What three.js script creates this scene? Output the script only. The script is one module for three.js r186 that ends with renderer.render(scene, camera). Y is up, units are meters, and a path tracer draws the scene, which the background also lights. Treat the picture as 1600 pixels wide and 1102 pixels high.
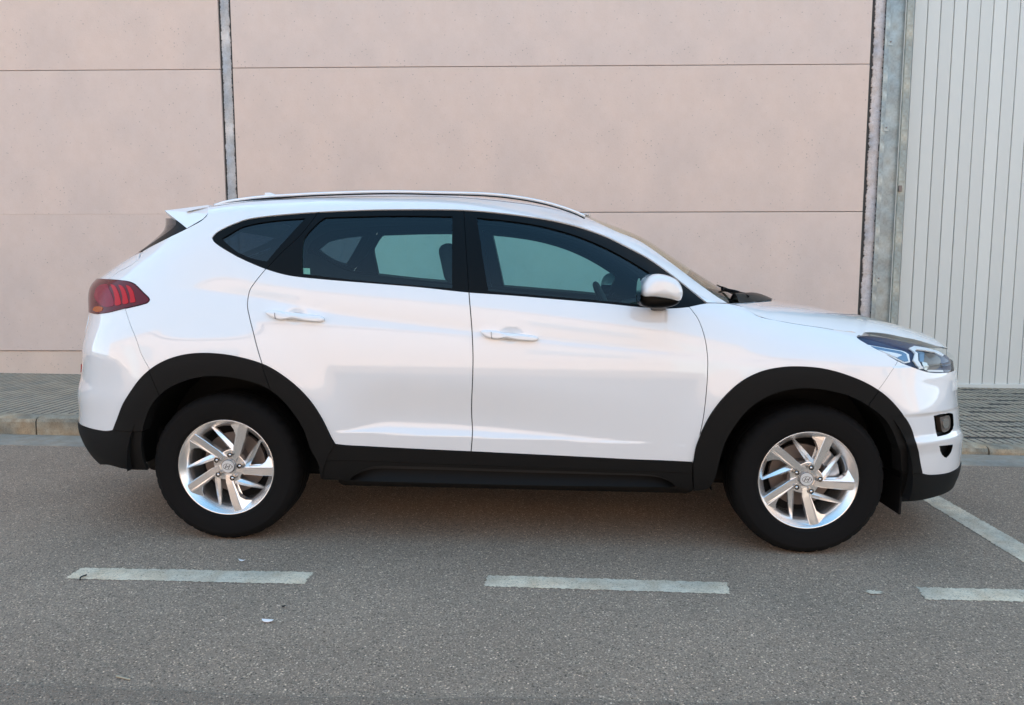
import * as THREE from 'three';
import { RoundedBoxGeometry } from 'three/addons/geometries/RoundedBoxGeometry.js';
import { mergeGeometries } from 'three/addons/utils/BufferGeometryUtils.js';

/* ------------------------------------------------ camera, sky, sun, exposure */
const scene = new THREE.Scene();
const FOC = 1167, CXY = [800, 551], CP = [1.4249, 1.2667, 4.2151], YAW = -.0314, PIT = .1078, ROL = .0138;
const camera = new THREE.PerspectiveCamera(2 * Math.atan(551 / FOC) * 180 / Math.PI, 1600 / 1102, .05, 2000);
const cF = new THREE.Vector3(Math.sin(YAW) * Math.cos(PIT), -Math.sin(PIT), -Math.cos(YAW) * Math.cos(PIT));
const cR0 = new THREE.Vector3(Math.cos(YAW), 0, Math.sin(YAW)), cU0 = cR0.clone().cross(cF);
const cR = cR0.clone().multiplyScalar(Math.cos(ROL)).addScaledVector(cU0, Math.sin(ROL));
const cU = cU0.clone().multiplyScalar(Math.cos(ROL)).addScaledVector(cR0, -Math.sin(ROL));
const cP = new THREE.Vector3(...CP);
camera.position.copy(cP);
camera.quaternion.setFromRotationMatrix(new THREE.Matrix4().makeBasis(cR, cU, cF.clone().negate()));
scene.add(camera);

const SUN = new THREE.Vector3(-.25, .64, -.72).normalize();      // behind the warehouse: the street side lies in its shade
{ // clear pale sky, whiter towards the horizon and the sun
  const w = 512, h = 256, d = new Float32Array(w * h * 4);
  for (let j = 0; j < h; j++) for (let i = 0; i < w; i++) {
    const el = ((j + .5) / h - .5) * Math.PI, az = ((i + .5) / w - .5) * 2 * Math.PI, e = Math.max(el, 0);
    const dir = new THREE.Vector3(Math.cos(el) * Math.cos(az), Math.sin(el), Math.cos(el) * Math.sin(az));
    const t = Math.pow(Math.sin(e), .62), c = Math.max(dir.dot(SUN), 0), halo = .5 * Math.pow(c, 6) + .9 * Math.pow(c, 60);
    const k = (j * w + i) * 4;
    d[k] = (.60 * (1 - t) + .085 * t) + halo * .75; d[k + 1] = (.70 * (1 - t) + .235 * t) + halo * .75; d[k + 2] = (.78 * (1 - t) + .42 * t) + halo * .72; d[k + 3] = 1;
  }
  const t = new THREE.DataTexture(d, w, h, THREE.RGBAFormat, THREE.FloatType); t.mapping = THREE.EquirectangularReflectionMapping; t.magFilter = t.minFilter = THREE.LinearFilter; t.needsUpdate = true;
  scene.background = t; scene.environment = t;
}
const sun = new THREE.DirectionalLight(0xffeede, 3.0);
sun.name = 'sunlight'; sun.position.copy(SUN).multiplyScalar(40); sun.castShadow = true;
sun.shadow.mapSize.set(4096, 4096);
Object.assign(sun.shadow.camera, { left: -30, right: 30, top: 30, bottom: -30, near: 1, far: 120 });
scene.add(sun); scene.add(sun.target);

const renderer = new THREE.WebGLRenderer({ antialias: true });
renderer.toneMapping = THREE.LinearToneMapping;
renderer.toneMappingExposure = 3.0;
renderer.shadowMap.enabled = true;

/* ------------------------------------------------ helpers */
const V = (x, y, z) => new THREE.Vector3(x, y, z);
const lin = (r, g, b) => new THREE.Color().setRGB(r, g, b);
function rng(s) { return () => { s |= 0; s = s + 0x6D2B79F5 | 0; let t = Math.imul(s ^ s >>> 15, 1 | s); t = t + Math.imul(t ^ t >>> 7, 61 | t) ^ t; return ((t ^ t >>> 14) >>> 0) / 4294967296; }; }
const clamp = (x, a, b) => Math.max(a, Math.min(b, x));
const lerp = (a, b, t) => a + (b - a) * t;
const sst = (a, b, x) => { const t = clamp((x - a) / (b - a), 0, 1); return t * t * (3 - 2 * t); };
function hash2(i, j, s) { let h = Math.imul(i, 374761393) + Math.imul(j, 668265263) + Math.imul(s, 2147483647) | 0; h = Math.imul(h ^ h >>> 13, 1274126177); return ((h ^ h >>> 16) >>> 0) / 4294967296; }
function vnoise(x, y, s, per) {   // value noise, optionally periodic
  const i = Math.floor(x), j = Math.floor(y), fx = x - i, fy = y - j, u = fx * fx * (3 - 2 * fx), v = fy * fy * (3 - 2 * fy);
  const w = (k) => per ? ((k % per) + per) % per : k;
  return lerp(lerp(hash2(w(i), w(j), s), hash2(w(i + 1), w(j), s), u), lerp(hash2(w(i), w(j + 1), s), hash2(w(i + 1), w(j + 1), s), u), v);
}
// pixel <-> world: a pixel is a direction, the depth comes from the plane or body surface it lies on
function project(p) { const d = V(p[0], p[1], p[2]).sub(cP), w = d.dot(cF); return [CXY[0] + FOC * d.dot(cR) / w, CXY[1] - FOC * d.dot(cU) / w]; }
function ray(px, py) { return cF.clone().addScaledVector(cR, (px - CXY[0]) / FOC).addScaledVector(cU, -(py - CXY[1]) / FOC); }
function atZ(px, py, z) { const d = ray(px, py); return cP.clone().addScaledVector(d, (z - cP.z) / d.z); }
function onGround(px, py, y = 0) { const d = ray(px, py); return cP.clone().addScaledVector(d, (y - cP.y) / d.y); }
function pchip(pts) {
  const n = pts.length, x = pts.map(p => p[0]), y = pts.map(p => p[1]), h = [], dl = [], m = [];
  for (let i = 0; i < n - 1; i++) { h[i] = x[i + 1] - x[i]; dl[i] = (y[i + 1] - y[i]) / h[i]; }
  m[0] = dl[0]; m[n - 1] = dl[n - 2];
  for (let i = 1; i < n - 1; i++) m[i] = dl[i - 1] * dl[i] <= 0 ? 0 : 3 * (h[i - 1] + h[i]) / ((2 * h[i] + h[i - 1]) / dl[i - 1] + (h[i] + 2 * h[i - 1]) / dl[i]);
  return (t) => {
    if (t <= x[0]) return y[0] + m[0] * (t - x[0]);
    if (t >= x[n - 1]) return y[n - 1] + m[n - 1] * (t - x[n - 1]);
    let i = 0; while (t > x[i + 1]) i++;
    const s = (t - x[i]) / h[i], s2 = s * s, s3 = s2 * s;
    return (2 * s3 - 3 * s2 + 1) * y[i] + (s3 - 2 * s2 + s) * h[i] * m[i] + (-2 * s3 + 3 * s2) * y[i + 1] + (s3 - s2) * h[i] * m[i + 1];
  };
}
function geo(pos, idx, nor, uv) {
  const g = new THREE.BufferGeometry();
  g.setAttribute('position', new THREE.Float32BufferAttribute(pos, 3));
  if (nor) g.setAttribute('normal', new THREE.Float32BufferAttribute(nor, 3));
  g.setAttribute('uv', new THREE.Float32BufferAttribute(uv || new Array(pos.length / 3 * 2).fill(0), 2));
  g.setIndex(idx);
  if (!nor) g.computeVertexNormals();
  return g;
}
function mirrorZ(g) {
  const m = g.clone(), p = m.attributes.position, n = m.attributes.normal;
  for (let i = 0; i < p.count; i++) { p.setZ(i, -p.getZ(i)); n.setZ(i, -n.getZ(i)); }
  if (m.index) { const ix = m.index.array; for (let i = 0; i < ix.length; i += 3) { const t = ix[i]; ix[i] = ix[i + 1]; ix[i + 1] = t; } }
  else { for (let i = 0; i < p.count; i += 3) for (const at of [p, n, m.attributes.uv]) if (at) for (let k = 0; k < at.itemSize; k++) { const a = at.array, t = a[i * at.itemSize + k]; a[i * at.itemSize + k] = a[(i + 1) * at.itemSize + k]; a[(i + 1) * at.itemSize + k] = t; } }
  return m;
}
const used = {};
function numbered(n) { const k = used[n] = (used[n] || 0) + 1; return k === 1 ? n : n + '_' + String(k - 1).padStart(3, '0'); }
function mesh(name, g, m, parent, label) {
  const o = new THREE.Mesh(g, m); o.name = parent && parent !== scene ? name : numbered(name);
  o.castShadow = o.receiveShadow = true; (parent || scene).add(o);
  if (label) o.userData.label = label;
  return o;
}
function group(name, parent) { const o = new THREE.Group(); o.name = parent ? name : numbered(name); (parent || scene).add(o); return o; }
function tag(o, label, category, grp, kind) { Object.assign(o.userData, { label, category }); if (grp) o.userData.group = grp; if (kind) o.userData.kind = kind; return o; }
function structure(o, label, category) { o.userData.kind = 'structure'; if (label) o.userData.label = label; if (category) o.userData.category = category; return o; }
function box(w, h, d, x, y, z, r = 0, uvScale = 0) {
  const g = r ? new RoundedBoxGeometry(w, h, d, 2, r) : new THREE.BoxGeometry(w, h, d);
  g.translate(x, y, z);
  if (uvScale) worldUV(g, uvScale);
  return g;
}
function worldUV(g, s) {   // box-projected uv in metres / s
  const p = g.attributes.position, n = g.attributes.normal, uv = [];
  for (let i = 0; i < p.count; i++) {
    const ax = Math.abs(n.getX(i)), ay = Math.abs(n.getY(i)), az = Math.abs(n.getZ(i));
    if (ay >= ax && ay >= az) uv.push(p.getX(i) / s, p.getZ(i) / s); else if (ax >= az) uv.push(p.getZ(i) / s, p.getY(i) / s); else uv.push(p.getX(i) / s, p.getY(i) / s);
  }
  g.setAttribute('uv', new THREE.Float32BufferAttribute(uv, 2)); return g;
}

/* ------------------------------------------------ textures */
function tex(n, fn, srgb = true) {
  const d = new Uint8Array(n * n * 4);
  for (let j = 0; j < n; j++) for (let i = 0; i < n; i++) { const c = fn(i, j), k = (j * n + i) * 4; d[k] = clamp(c[0], 0, 1) * 255; d[k + 1] = clamp(c[1], 0, 1) * 255; d[k + 2] = clamp(c[2], 0, 1) * 255; d[k + 3] = 255; }
  const t = new THREE.DataTexture(d, n, n); t.wrapS = t.wrapT = THREE.RepeatWrapping; t.magFilter = THREE.LinearFilter; t.minFilter = THREE.LinearMipmapLinearFilter; t.generateMipmaps = true;
  if (srgb) t.colorSpace = THREE.SRGBColorSpace; t.needsUpdate = true; return t;
}
function asphaltMaps(n, metres, seed, base, sp) {
  const R = rng(seed), h = new Float32Array(n * n), c = new Float32Array(n * n).fill(base), tint = new Float32Array(n * n);
  for (let k = 0; k < n * n; k++) { c[k] += (R() - .5) * .10; h[k] = R() * .25; }
  const mm = n / metres / 1000, count = Math.floor(sp * metres * metres);
  for (let q = 0; q < count; q++) {
    const x = R() * n, y = R() * n, r = (1.0 + 2.6 * R() * R()) * mm, v = R(), lum = base * (.55 + v * .95) + (v > .95 ? .12 : 0), tn = (R() - .45) * .05, el = .6 + .8 * R(), hh = .35 + .6 * R();
    const b = Math.ceil(r * 1.4);
    for (let j = -b; j <= b; j++) for (let i = -b; i <= b; i++) {
      const dd = (i * i * el + j * j / el) / (r * r); if (dd > 1) continue;
      const k = ((Math.floor(y + j) + n) % n) * n + (Math.floor(x + i) + n) % n;
      c[k] = lum + (R() - .5) * .05; tint[k] = tn; h[k] = Math.max(h[k] * .5, hh * (1 - dd * dd * .6));
    }
  }
  return [tex(n, (i, j) => { const k = j * n + i; return [c[k] * (1.10 + tint[k]), c[k] * .955, c[k] * (.82 - tint[k] * .8)]; }), tex(n, (i, j) => { const v = h[j * n + i]; return [v, v, v]; }, false)];
}
const [aspMap, aspBump] = asphaltMaps(1024, 1.9, 11, .53, 52000);
const [patchMap, patchBump] = asphaltMaps(512, 1.1, 12, .47, 42000);
function concreteTex(seed, col, pits, mott) {
  const n = 512, R = rng(seed), pit = new Float32Array(n * n);
  for (let q = 0; q < pits; q++) {
    const x = R() * n, y = R() * n, r = .6 + 1.1 * R() * R(), dk = .2 + .45 * R();
    for (let j = -4; j <= 4; j++) for (let i = -4; i <= 4; i++) { const dd = (i * i + j * j) / (r * r); if (dd < 1.6) { const k = ((Math.floor(y + j) + n) % n) * n + (Math.floor(x + i) + n) % n; pit[k] = Math.max(pit[k], dk * clamp(1.6 - dd, 0, 1)); } }
  }
  const m = tex(n, (i, j) => {
    const u = i / n, v = j / n;
    const a = vnoise(u * 6, v * 6, seed, 6) - .5, b = vnoise(u * 22, v * 22, seed + 1, 22) - .5, d = vnoise(u * 90, v * 90, seed + 2, 90) - .5, e = hash2(i, j, seed) - .5;
    const f = 1 + mott * (a * .10 + b * .06 + d * .035 + e * .03), w = mott * (a * .03 - b * .02), p = 1 - pit[j * n + i] * .4;
    return [col[0] * f * p * (1 + w), col[1] * f * p, col[2] * f * p * (1 - w)];
  });
  const b = tex(n, (i, j) => { const v = .6 + .25 * (vnoise(i / n * 200, j / n * 200, seed + 5, 200) - .5) - pit[j * n + i] * .6; return [v, v, v]; }, false);
  return [m, b];
}
const [wallMap, wallBump] = concreteTex(21, [.87, .782, .728], 420, .30);
const [kerbMap, kerbBump] = concreteTex(31, [.60, .55, .47], 6000, 3.0);
const [gutMap, gutBump] = concreteTex(32, [.60, .59, .57], 2500, 1.6);
const [tileMap, tileBump] = concreteTex(33, [.66, .63, .58], 2000, 1.2);
const [zincMap] = concreteTex(34, [.68, .70, .69], 200, 2.4);
const [mortMap, mortBump] = concreteTex(35, [.77, .75, .73], 5000, 2.0);

/* ------------------------------------------------ materials */
const std = (o) => new THREE.MeshStandardMaterial(o), phy = (o) => new THREE.MeshPhysicalMaterial(o);
const M = {
  asphalt: std({ map: aspMap, bumpMap: aspBump, bumpScale: .0028, roughness: .95, vertexColors: true }),
  patch: std({ map: patchMap, bumpMap: patchBump, bumpScale: .005, roughness: .92 }),
  ground: std({ color: lin(.2, .19, .17), roughness: 1 }),
  kerb: std({ map: kerbMap, bumpMap: kerbBump, bumpScale: .004, roughness: .95 }),
  gutter: std({ color: lin(1.0, .90, .78), map: gutMap, bumpMap: gutBump, bumpScale: .002, roughness: .93 }),
  tile: [1, .97, 1.02, .94].map((k) => std({ map: tileMap, bumpMap: tileBump, bumpScale: .002, roughness: .95, color: lin(k * 1.04, k * .96, k * .85) })),
  joint: std({ color: lin(.045, .04, .034), roughness: 1 }),
  wall: [[1, 1, 1], [1.0, .985, .97], [.975, .98, .985]].map((c) => std({ map: wallMap, bumpMap: wallBump, bumpScale: .002, roughness: .93, color: lin(...c) })),
  wallDark: std({ color: lin(.10, .095, .085), roughness: 1 }),
  plinth: std({ map: wallMap, bumpMap: wallBump, bumpScale: .002, roughness: .95, color: lin(1, .99, .95) }),
  sealant: std({ map: mortMap, bumpMap: mortBump, bumpScale: .002, roughness: .8, color: lin(.95, .97, 1) }),
  mortar: std({ map: mortMap, bumpMap: mortBump, bumpScale: .005, roughness: .95, color: lin(.98, .95, .98) }),
  tar: std({ color: lin(.06, .058, .055), roughness: .9 }),
  zinc: std({ map: zincMap, metalness: .4, roughness: .45, color: lin(.88, .90, .89) }),
  rustyPale: std({ map: zincMap, metalness: .1, roughness: .7, color: lin(1, .92, .80) }),
  gate: [1, .97, 1.03].map((k) => std({ color: lin(.68 * k, .675 * k, .62 * k), roughness: .5 })),
  roadPaint: std({ map: concreteTex(41, [.86, .79, .69], 16000, 2.0)[0], bumpMap: aspBump, bumpScale: .0022, roughness: .9 }),
  paint: phy({ color: lin(.79, .80, .81), roughness: .05, clearcoat: 1, clearcoatRoughness: .01, ior: 1.75 }),
  cladding: phy({ color: lin(.007, .0068, .0066), roughness: .6, specularIntensity: .3 }),
  darkGap: phy({ color: lin(.012, .012, .012), roughness: .6, specularIntensity: .3 }),
  trim: phy({ color: lin(.003, .003, .003), roughness: .35, specularIntensity: .25 }),
  rubber: phy({ color: lin(.007, .0066, .0066), roughness: .8, specularIntensity: .3 }),
  glass: phy({ color: lin(.46, .76, .78), roughness: 0, transmission: 1, thickness: 0, ior: 1.45 }),
  glassDark: phy({ color: lin(.13, .18, .23), roughness: 0, transmission: 1, thickness: 0, ior: 1.52 }),
  glassClear: phy({ color: lin(.93, .95, .95), roughness: 0, transmission: 1, thickness: 0, ior: 1.3 }),
  screen: phy({ color: lin(.80, .80, .66), roughness: 0, transmission: 1, thickness: 0, ior: 1.52 }),
  silver: std({ color: lin(.92, .90, .88), metalness: .9, roughness: .25 }),
  silverDark: std({ color: lin(.55, .58, .62), metalness: .85, roughness: .3 }),
  chrome: std({ color: lin(.75, .75, .75), metalness: 1, roughness: .12 }),
  nut: std({ color: lin(.25, .24, .23), metalness: 1, roughness: .25 }),
  rail: std({ color: lin(.85, .86, .87), metalness: .5, roughness: .3 }),
  iron: std({ color: lin(.22, .18, .16), metalness: .6, roughness: .5 }),
  lampRed: phy({ color: lin(.11, .004, .010), roughness: .12, specularIntensity: .55 }),
  lampRedBright: phy({ color: lin(.50, .011, .018), roughness: .2, specularIntensity: .4 }),
  lampPink: phy({ color: lin(.24, .010, .030), roughness: .2, specularIntensity: .5 }),
  lampAmber: phy({ color: lin(.42, .09, .01), roughness: .25, specularIntensity: .4 }),
  lampNavy: phy({ color: lin(.006, .022, .085), roughness: .4, specularIntensity: .4 }),
  lampSteel: std({ color: lin(.14, .25, .38), metalness: .5, roughness: .3 }),
  lampWhite: std({ color: lin(.86, .88, .90), roughness: .35 }),
  lampChrome: std({ color: lin(.6, .58, .55), metalness: 1, roughness: .18 }),
  lampBrown: std({ color: lin(.16, .13, .11), metalness: .6, roughness: .3 }),
  cloth: std({ color: lin(.012, .013, .015), roughness: .95 }),
  plastic: std({ color: lin(.012, .013, .015), roughness: .7 }),
  headliner: std({ color: lin(.03, .031, .033), roughness: .95 }),
  cream: std({ map: wallMap, color: lin(.98, 1, .98), roughness: .95 }),
  blind: std({ color: lin(.42, .43, .42), roughness: .6 }),
  roofing: std({ color: lin(.25, .25, .25), roughness: .9 }),
  paper: std({ color: lin(.75, .75, .75), roughness: .9 }),
  twig: std({ color: lin(.42, .36, .26), roughness: .9 }),
  char: std({ color: lin(.02, .02, .02), roughness: .9 }),
};
/* ------------------------------------------------ setting: road, gutter, kerb, pavement */
const KZ = -1.16, GZ = -.83, WZ = -3.47;                 // kerb face, gutter edge, wall plane at x = 1.3
function sheet(x0, x1, z0, z1, nx, nz, yf, uvs, colf) {
  const p = [], ix = [], uv = [], col = [];
  for (let j = 0; j <= nz; j++) for (let i = 0; i <= nx; i++) {
    const x = lerp(x0, x1, i / nx), z = lerp(z0, z1, j / nz); p.push(x, yf(x, z), z); uv.push(x / uvs, z / uvs);
    if (colf) col.push(...colf(x, z));
  }
  for (let j = 0; j < nz; j++) for (let i = 0; i < nx; i++) { const k = j * (nx + 1) + i; ix.push(k, k + nx + 1, k + 1, k + 1, k + nx + 1, k + nx + 2); }
  const g = geo(p, ix, null, uv); if (colf) g.setAttribute('color', new THREE.Float32BufferAttribute(col, 3)); return g;
}
structure(mesh('ground', sheet(-300, 300, -300, 300, 4, 4, () => -.03, 3), M.ground), 'bare ground around the street', 'ground');
structure(mesh('road', sheet(-24, 28, GZ, 10.2, 420, 90, () => 0, 1.9, (x, z) => {
  const a = vnoise(x * .8, z * .8, 3) - .5, b = vnoise(x * 3.1, z * 3.1, 4) - .5, c = vnoise(x * 9, z * 9, 5) - .5;
  const v = .95 * (1 + .20 * a + .13 * b + .12 * c); return [v, v * .995, v * .99];
}), M.asphalt), 'worn grey asphalt road with coarse aggregate', 'road');
// rougher asphalt strip laid past a ragged seam in the foreground
{
  const p = [], ix = [], uv = [], R = rng(5), n = 260; let j1 = 0;
  for (let i = 0; i <= n; i++) {
    const x = -12 + 26 * i / n; j1 = j1 * .7 + (R() - .5) * .02;
    const ze = 2.13 - .016 * (x + .4) + .02 * Math.sin(x * 1.7) + j1 + (x > 2.2 ? .5 * sst(2.2, 3.6, x) : 0);
    p.push(x, .0005, ze, x, .005, ze + .012, x, .005, 3.6); uv.push(x / 1.1, ze / 1.1, x / 1.1, ze / 1.1 + .01, x / 1.1, 3.6 / 1.1);
    if (i < n) { const k = i * 3; for (const q of [0, 1]) ix.push(k + q, k + q + 1, k + q + 3, k + q + 1, k + q + 4, k + q + 3); }
  }
  structure(mesh('road_patch', geo(p, ix, null, uv), M.patch), 'rougher darker asphalt strip past a ragged seam', 'road');
}
// gutter
const kerbTop = (x) => lerp(.135, .058, sst(1.2, 2.8, x));
{
  const g = group('gutter'); structure(g, 'smooth concrete gutter strip along the kerb', 'gutter');
  for (let x = -9; x < 14; x += 2) mesh('gutter_slab', box(1.992, .04, GZ - KZ - .004, x + 1.21, -.016, (GZ + KZ) / 2, .003, .9), M.gutter, g);
}
// kerb stones
{
  const g = group('kerb'); structure(g, 'stained concrete kerb stones with open joints', 'kerb');
  const L = 1.0, x00 = onGround(59, 665, .07).x;          // a joint shows at the left
  for (let k = -6; k < 11; k++) {
    const xa = x00 + k * L + .006, xb = x00 + (k + 1) * L - .006, pos = [], ix = [];
    const prof = (x) => { const h = kerbTop(x); return [[KZ, -.05], [KZ, h - .035], [KZ - .012, h - .012], [KZ - .035, h], [KZ - .15, h + .002], [KZ - .15, -.05]]; };
    const n = 6; let jit = (hash2(k, 3, 9) - .5) * .006;
    for (let i = 0; i <= n; i++) { const x = lerp(xa, xb, i / n); for (const [z, y] of prof(x)) pos.push(x, y + jit, z + (hash2(k, i, 7) - .5) * .003); }
    for (let i = 0; i < n; i++) for (let q = 0; q < 5; q++) { const a = i * 6 + q; ix.push(a, a + 1, a + 6, a + 1, a + 7, a + 6); }
    for (const o of [0, n * 6]) ix.push(o, o + 2, o + 1, o, o + 3, o + 2, o, o + 4, o + 3, o, o + 5, o + 4);
    let gg = geo(pos, ix).toNonIndexed(); gg.computeVertexNormals(); worldUV(gg, .8);
    mesh('kerb_stone', gg, M.kerb, g);
  }
}
// pavement: ribbed tiles on a mortar bed
const PZ = KZ - .155;
const paveY = (x, z) => kerbTop(x) + lerp(0, .02, sst(1.2, 2.8, x)) * (PZ - z) - .002;
{
  const g = group('pavement'); structure(g, 'pavement of ribbed grey tiles between kerb and warehouse', 'pavement');
  mesh('bedding', sheet(-12, 16, -4.3, PZ + .01, 560, 12, (x, z) => paveY(x, z) - .0014, 1), M.joint, g);
  const T = .2, variants = [];   // tiles of nine square pads with dirt-filled grooves
  const tileGeo = (s) => {
    const R = rng(s), a = [];
    for (let i = 0; i < 3; i++) for (let j = 0; j < 3; j++) { const g = box(T / 3 - .018, .012, T / 3 - .008, (i - 1) * T / 3 + (R() - .5) * .0015, -.006 + (R() - .5) * .0008, (j - 1) * T / 3); a.push(g); }
    const m = mergeGeometries(a); worldUV(m, .7); const u = m.attributes.uv, o = R(), q = R(); for (let i = 0; i < u.count; i++) u.setXY(i, u.getX(i) + o, u.getY(i) + q); return m;
  };
  for (let s = 0; s < 6; s++) variants.push(tileGeo(50 + s));
  const rest = [], R = rng(77), m4 = new THREE.Matrix4(); let count = 0;
  const spots = [];
  for (let j = 0; j < 15; j++) for (let i = -50; i < 75; i++) { const x = 1.3 + (i + .5) * T, z = PZ - (j + .5) * T; if (z < -4.25) continue; spots.push([x, z]); }
  for (const [x, z] of spots) {
    const y = paveY(x, z) + (R() - .3) * .0012, v = Math.floor(R() * 6), mi = Math.floor(R() * 4), rz = -(kerbTop(x + .1) - kerbTop(x - .1)) / .2;
    const pp = project([x, y, z]);
    const seen = (pp[0] > -5 && pp[0] < 128) || (pp[0] > 1492 && pp[0] < 1605);
    if (seen && count < 300) { const o = mesh('paving_tile', variants[v], M.tile[mi], g); o.position.set(x, y, z); o.rotation.z = -rz; count++; }
    else { const q = variants[v].clone(); m4.makeRotationZ(-rz); q.applyMatrix4(m4); q.translate(x, y, z); rest.push(q); }
  }
  const o = mesh('paving_tiles', mergeGeometries(rest), M.tile[0], g); o.userData.kind = 'stuff';
}
// painted markings
function paintStrip(corners, seed, label) {   // ragged-edged painted quad: corners [x,z] far-left, far-right, near-right, near-left
  const R = rng(seed), out = [];
  for (let e = 0; e < 4; e++) { const A = corners[e], B = corners[(e + 1) % 4], n = Math.max(6, Math.floor(Math.hypot(B[0] - A[0], B[1] - A[1]) / .008)); for (let i = 0; i < n; i++) { const t = i / n; out.push(new THREE.Vector2(lerp(A[0], B[0], t) + (R() - .5) * .011, -(lerp(A[1], B[1], t) + (R() - .5) * .011))); } }
  const sh = new THREE.Shape(out), L = Math.hypot(corners[1][0] - corners[0][0], corners[1][1] - corners[0][1]), W = Math.hypot(corners[3][0] - corners[0][0], corners[3][1] - corners[0][1]), nu = 60, nv = Math.max(5, Math.round(nu * W / L)), N1 = L > W ? nu : 6, N2 = L > W ? 5 : 60;
  for (let i = 1; i < N1 - 1; i++) for (let j = 1; j < N2 - 1; j++) if (R() < .5) {   // flecks worn through to the stones
    const u = (i + .25 + .5 * R()) / N1, v = (j + .3 + .4 * R()) / N2, top = [lerp(corners[0][0], corners[1][0], u), lerp(corners[0][1], corners[1][1], u)], bot = [lerp(corners[3][0], corners[2][0], u), lerp(corners[3][1], corners[2][1], u)], cx = lerp(top[0], bot[0], v), cz = lerp(top[1], bot[1], v), r = .0012 + .003 * R() * R();
    const hp = new THREE.Path(); for (let k = 0; k < 6; k++) { const t = -k / 6 * 6.283, q = r * (.6 + .8 * R()); k ? hp.lineTo(cx + Math.cos(t) * q, -cz + Math.sin(t) * q) : hp.moveTo(cx + q, -cz); } sh.holes.push(hp);
  }
  const g = new THREE.ShapeGeometry(sh); g.rotateX(-Math.PI / 2); g.translate(0, .002, 0);
  const p = g.attributes.position, uv = []; for (let i = 0; i < p.count; i++) uv.push(p.getX(i) / .9, p.getZ(i) / .9);
  g.setAttribute('uv', new THREE.Float32BufferAttribute(uv, 2)); g.computeVertexNormals();
  structure(mesh('lane_marking', g, M.roadPaint), label, 'road marking');
}
const gp = (px, py) => { const v = onGround(px, py); return [v.x, v.z]; };
paintStrip([gp(128, 888), gp(490, 895), gp(474, 913.5), gp(102, 905)], 61, 'worn white dash painted behind the rear wheel side of the car');
paintStrip([gp(762, 900), gp(1136, 911), gp(1141, 929), gp(757, 917)], 62, 'worn white dash painted alongside the front door of the car');
{ const a = gp(1433, 918.5), b = gp(1447, 937.5); paintStrip([a, [a[0] + 1.0, a[1] - .01], [a[0] + 1.0, a[1] + .105], b], 63, 'worn white dash painted ahead of the front wheel'); }
{ const a = gp(102, 904); paintStrip([[a[0] - 1.75, 1.25], [a[0] - .76, 1.245], [a[0] - .78, 1.35], [a[0] - 1.77, 1.355]], 64, 'worn white dash painted behind the parked car'); }
paintStrip([[3.675, GZ + .03], [3.80, GZ + .03], [3.775, 1.16], [3.625, 1.16]], 65, 'white bay line painted across the parking lane to the dashes');
{ // small stray blot of paint
  const c = gp(1366, 927), R = rng(3), pts = []; for (let i = 0; i < 40; i++) { const t = i / 40 * 6.283, r = .5 + .7 * R(); pts.push(new THREE.Vector2(c[0] + Math.cos(t) * .035 * r, -(c[1] + Math.sin(t) * .022 * r))); }
  const g = new THREE.ShapeGeometry(new THREE.Shape(pts)); g.rotateX(-Math.PI / 2); g.translate(0, .004, 0); g.computeVertexNormals(); structure(mesh('paint_blot', g, M.roadPaint), 'small blot of white paint between two dashes', 'road marking');
}
/* ------------------------------------------------ warehouse wall and gate */
const wallFrame = new THREE.Object3D(); wallFrame.position.set(1.3, 0, WZ); wallFrame.rotation.set(0, .0137, .0147, 'YZX'); wallFrame.updateMatrixWorld(true);
const wInv = wallFrame.matrixWorld.clone().invert();
function wallPt(px, py, dz = 0) {   // pixel -> wall-local coordinates on local plane z = dz
  const o = cP.clone().applyMatrix4(wInv), d = ray(px, py).transformDirection(wInv); return o.addScaledVector(d, (dz - o.z) / d.z);
}
const wg = group('warehouse_building'); wg.position.copy(wallFrame.position); wg.rotation.copy(wallFrame.rotation);
tag(wg, 'warehouse wall of pinkish precast concrete panels beside the pavement', 'building');
const J = [wallPt(60, 548.5).y, wallPt(1130, 331.3).y, wallPt(700, 104.2).y]; const step = J[2] - J[1];
const ys = [-.3, J[0], J[1], J[2], J[2] + step, J[2] + 2 * step, J[2] + 3 * step, J[2] + 4 * step];
const sA = wallPt(340, 20), sB = wallPt(357, 300), stripL = wallPt(345.5, 150).x, stripR = wallPt(365, 150).x, edgeR = wallPt(1357, 150).x;
console.log('joints', J, 'strip', stripL, stripR, 'edge', edgeR);
const cols = [[stripL - 20.1, stripL - 10.1], [stripL - 10, stripL], [stripR, edgeR]];
const TH = .16;
cols.forEach(([xa, xb], ci) => {
  for (let r = 0; r < ys.length - 1; r++) {
    const g0 = r ? .003 : 0, g1 = .003, dy = ci === 1 && r > 1 ? -.012 : 0, d2 = ci === 1 && r > 2 ? -.012 : dy;
    const y0 = ys[r] + (r === 0 ? 0 : dy) + g0, y1 = ys[r + 1] + d2 - g1, set = r === 0 ? -.012 : (hash2(ci, r, 4) - .5) * .004;
    const g = new RoundedBoxGeometry(xb - xa, y1 - y0, TH, 1, .004); g.translate((xa + xb) / 2, (y0 + y1) / 2, -TH / 2 + set); worldUV(g, 1.6);
    const u = g.attributes.uv, o = hash2(ci, r, 8), q = hash2(ci, r, 9); for (let i = 0; i < u.count; i++) u.setXY(i, u.getX(i) + o, u.getY(i) + q);
    mesh(r === 0 ? 'plinth_panel' : 'concrete_panel', g, r === 0 ? M.plinth : M.wall[(ci + r) % 3], wg);
  }
});
const HT = ys[ys.length - 1];
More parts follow.
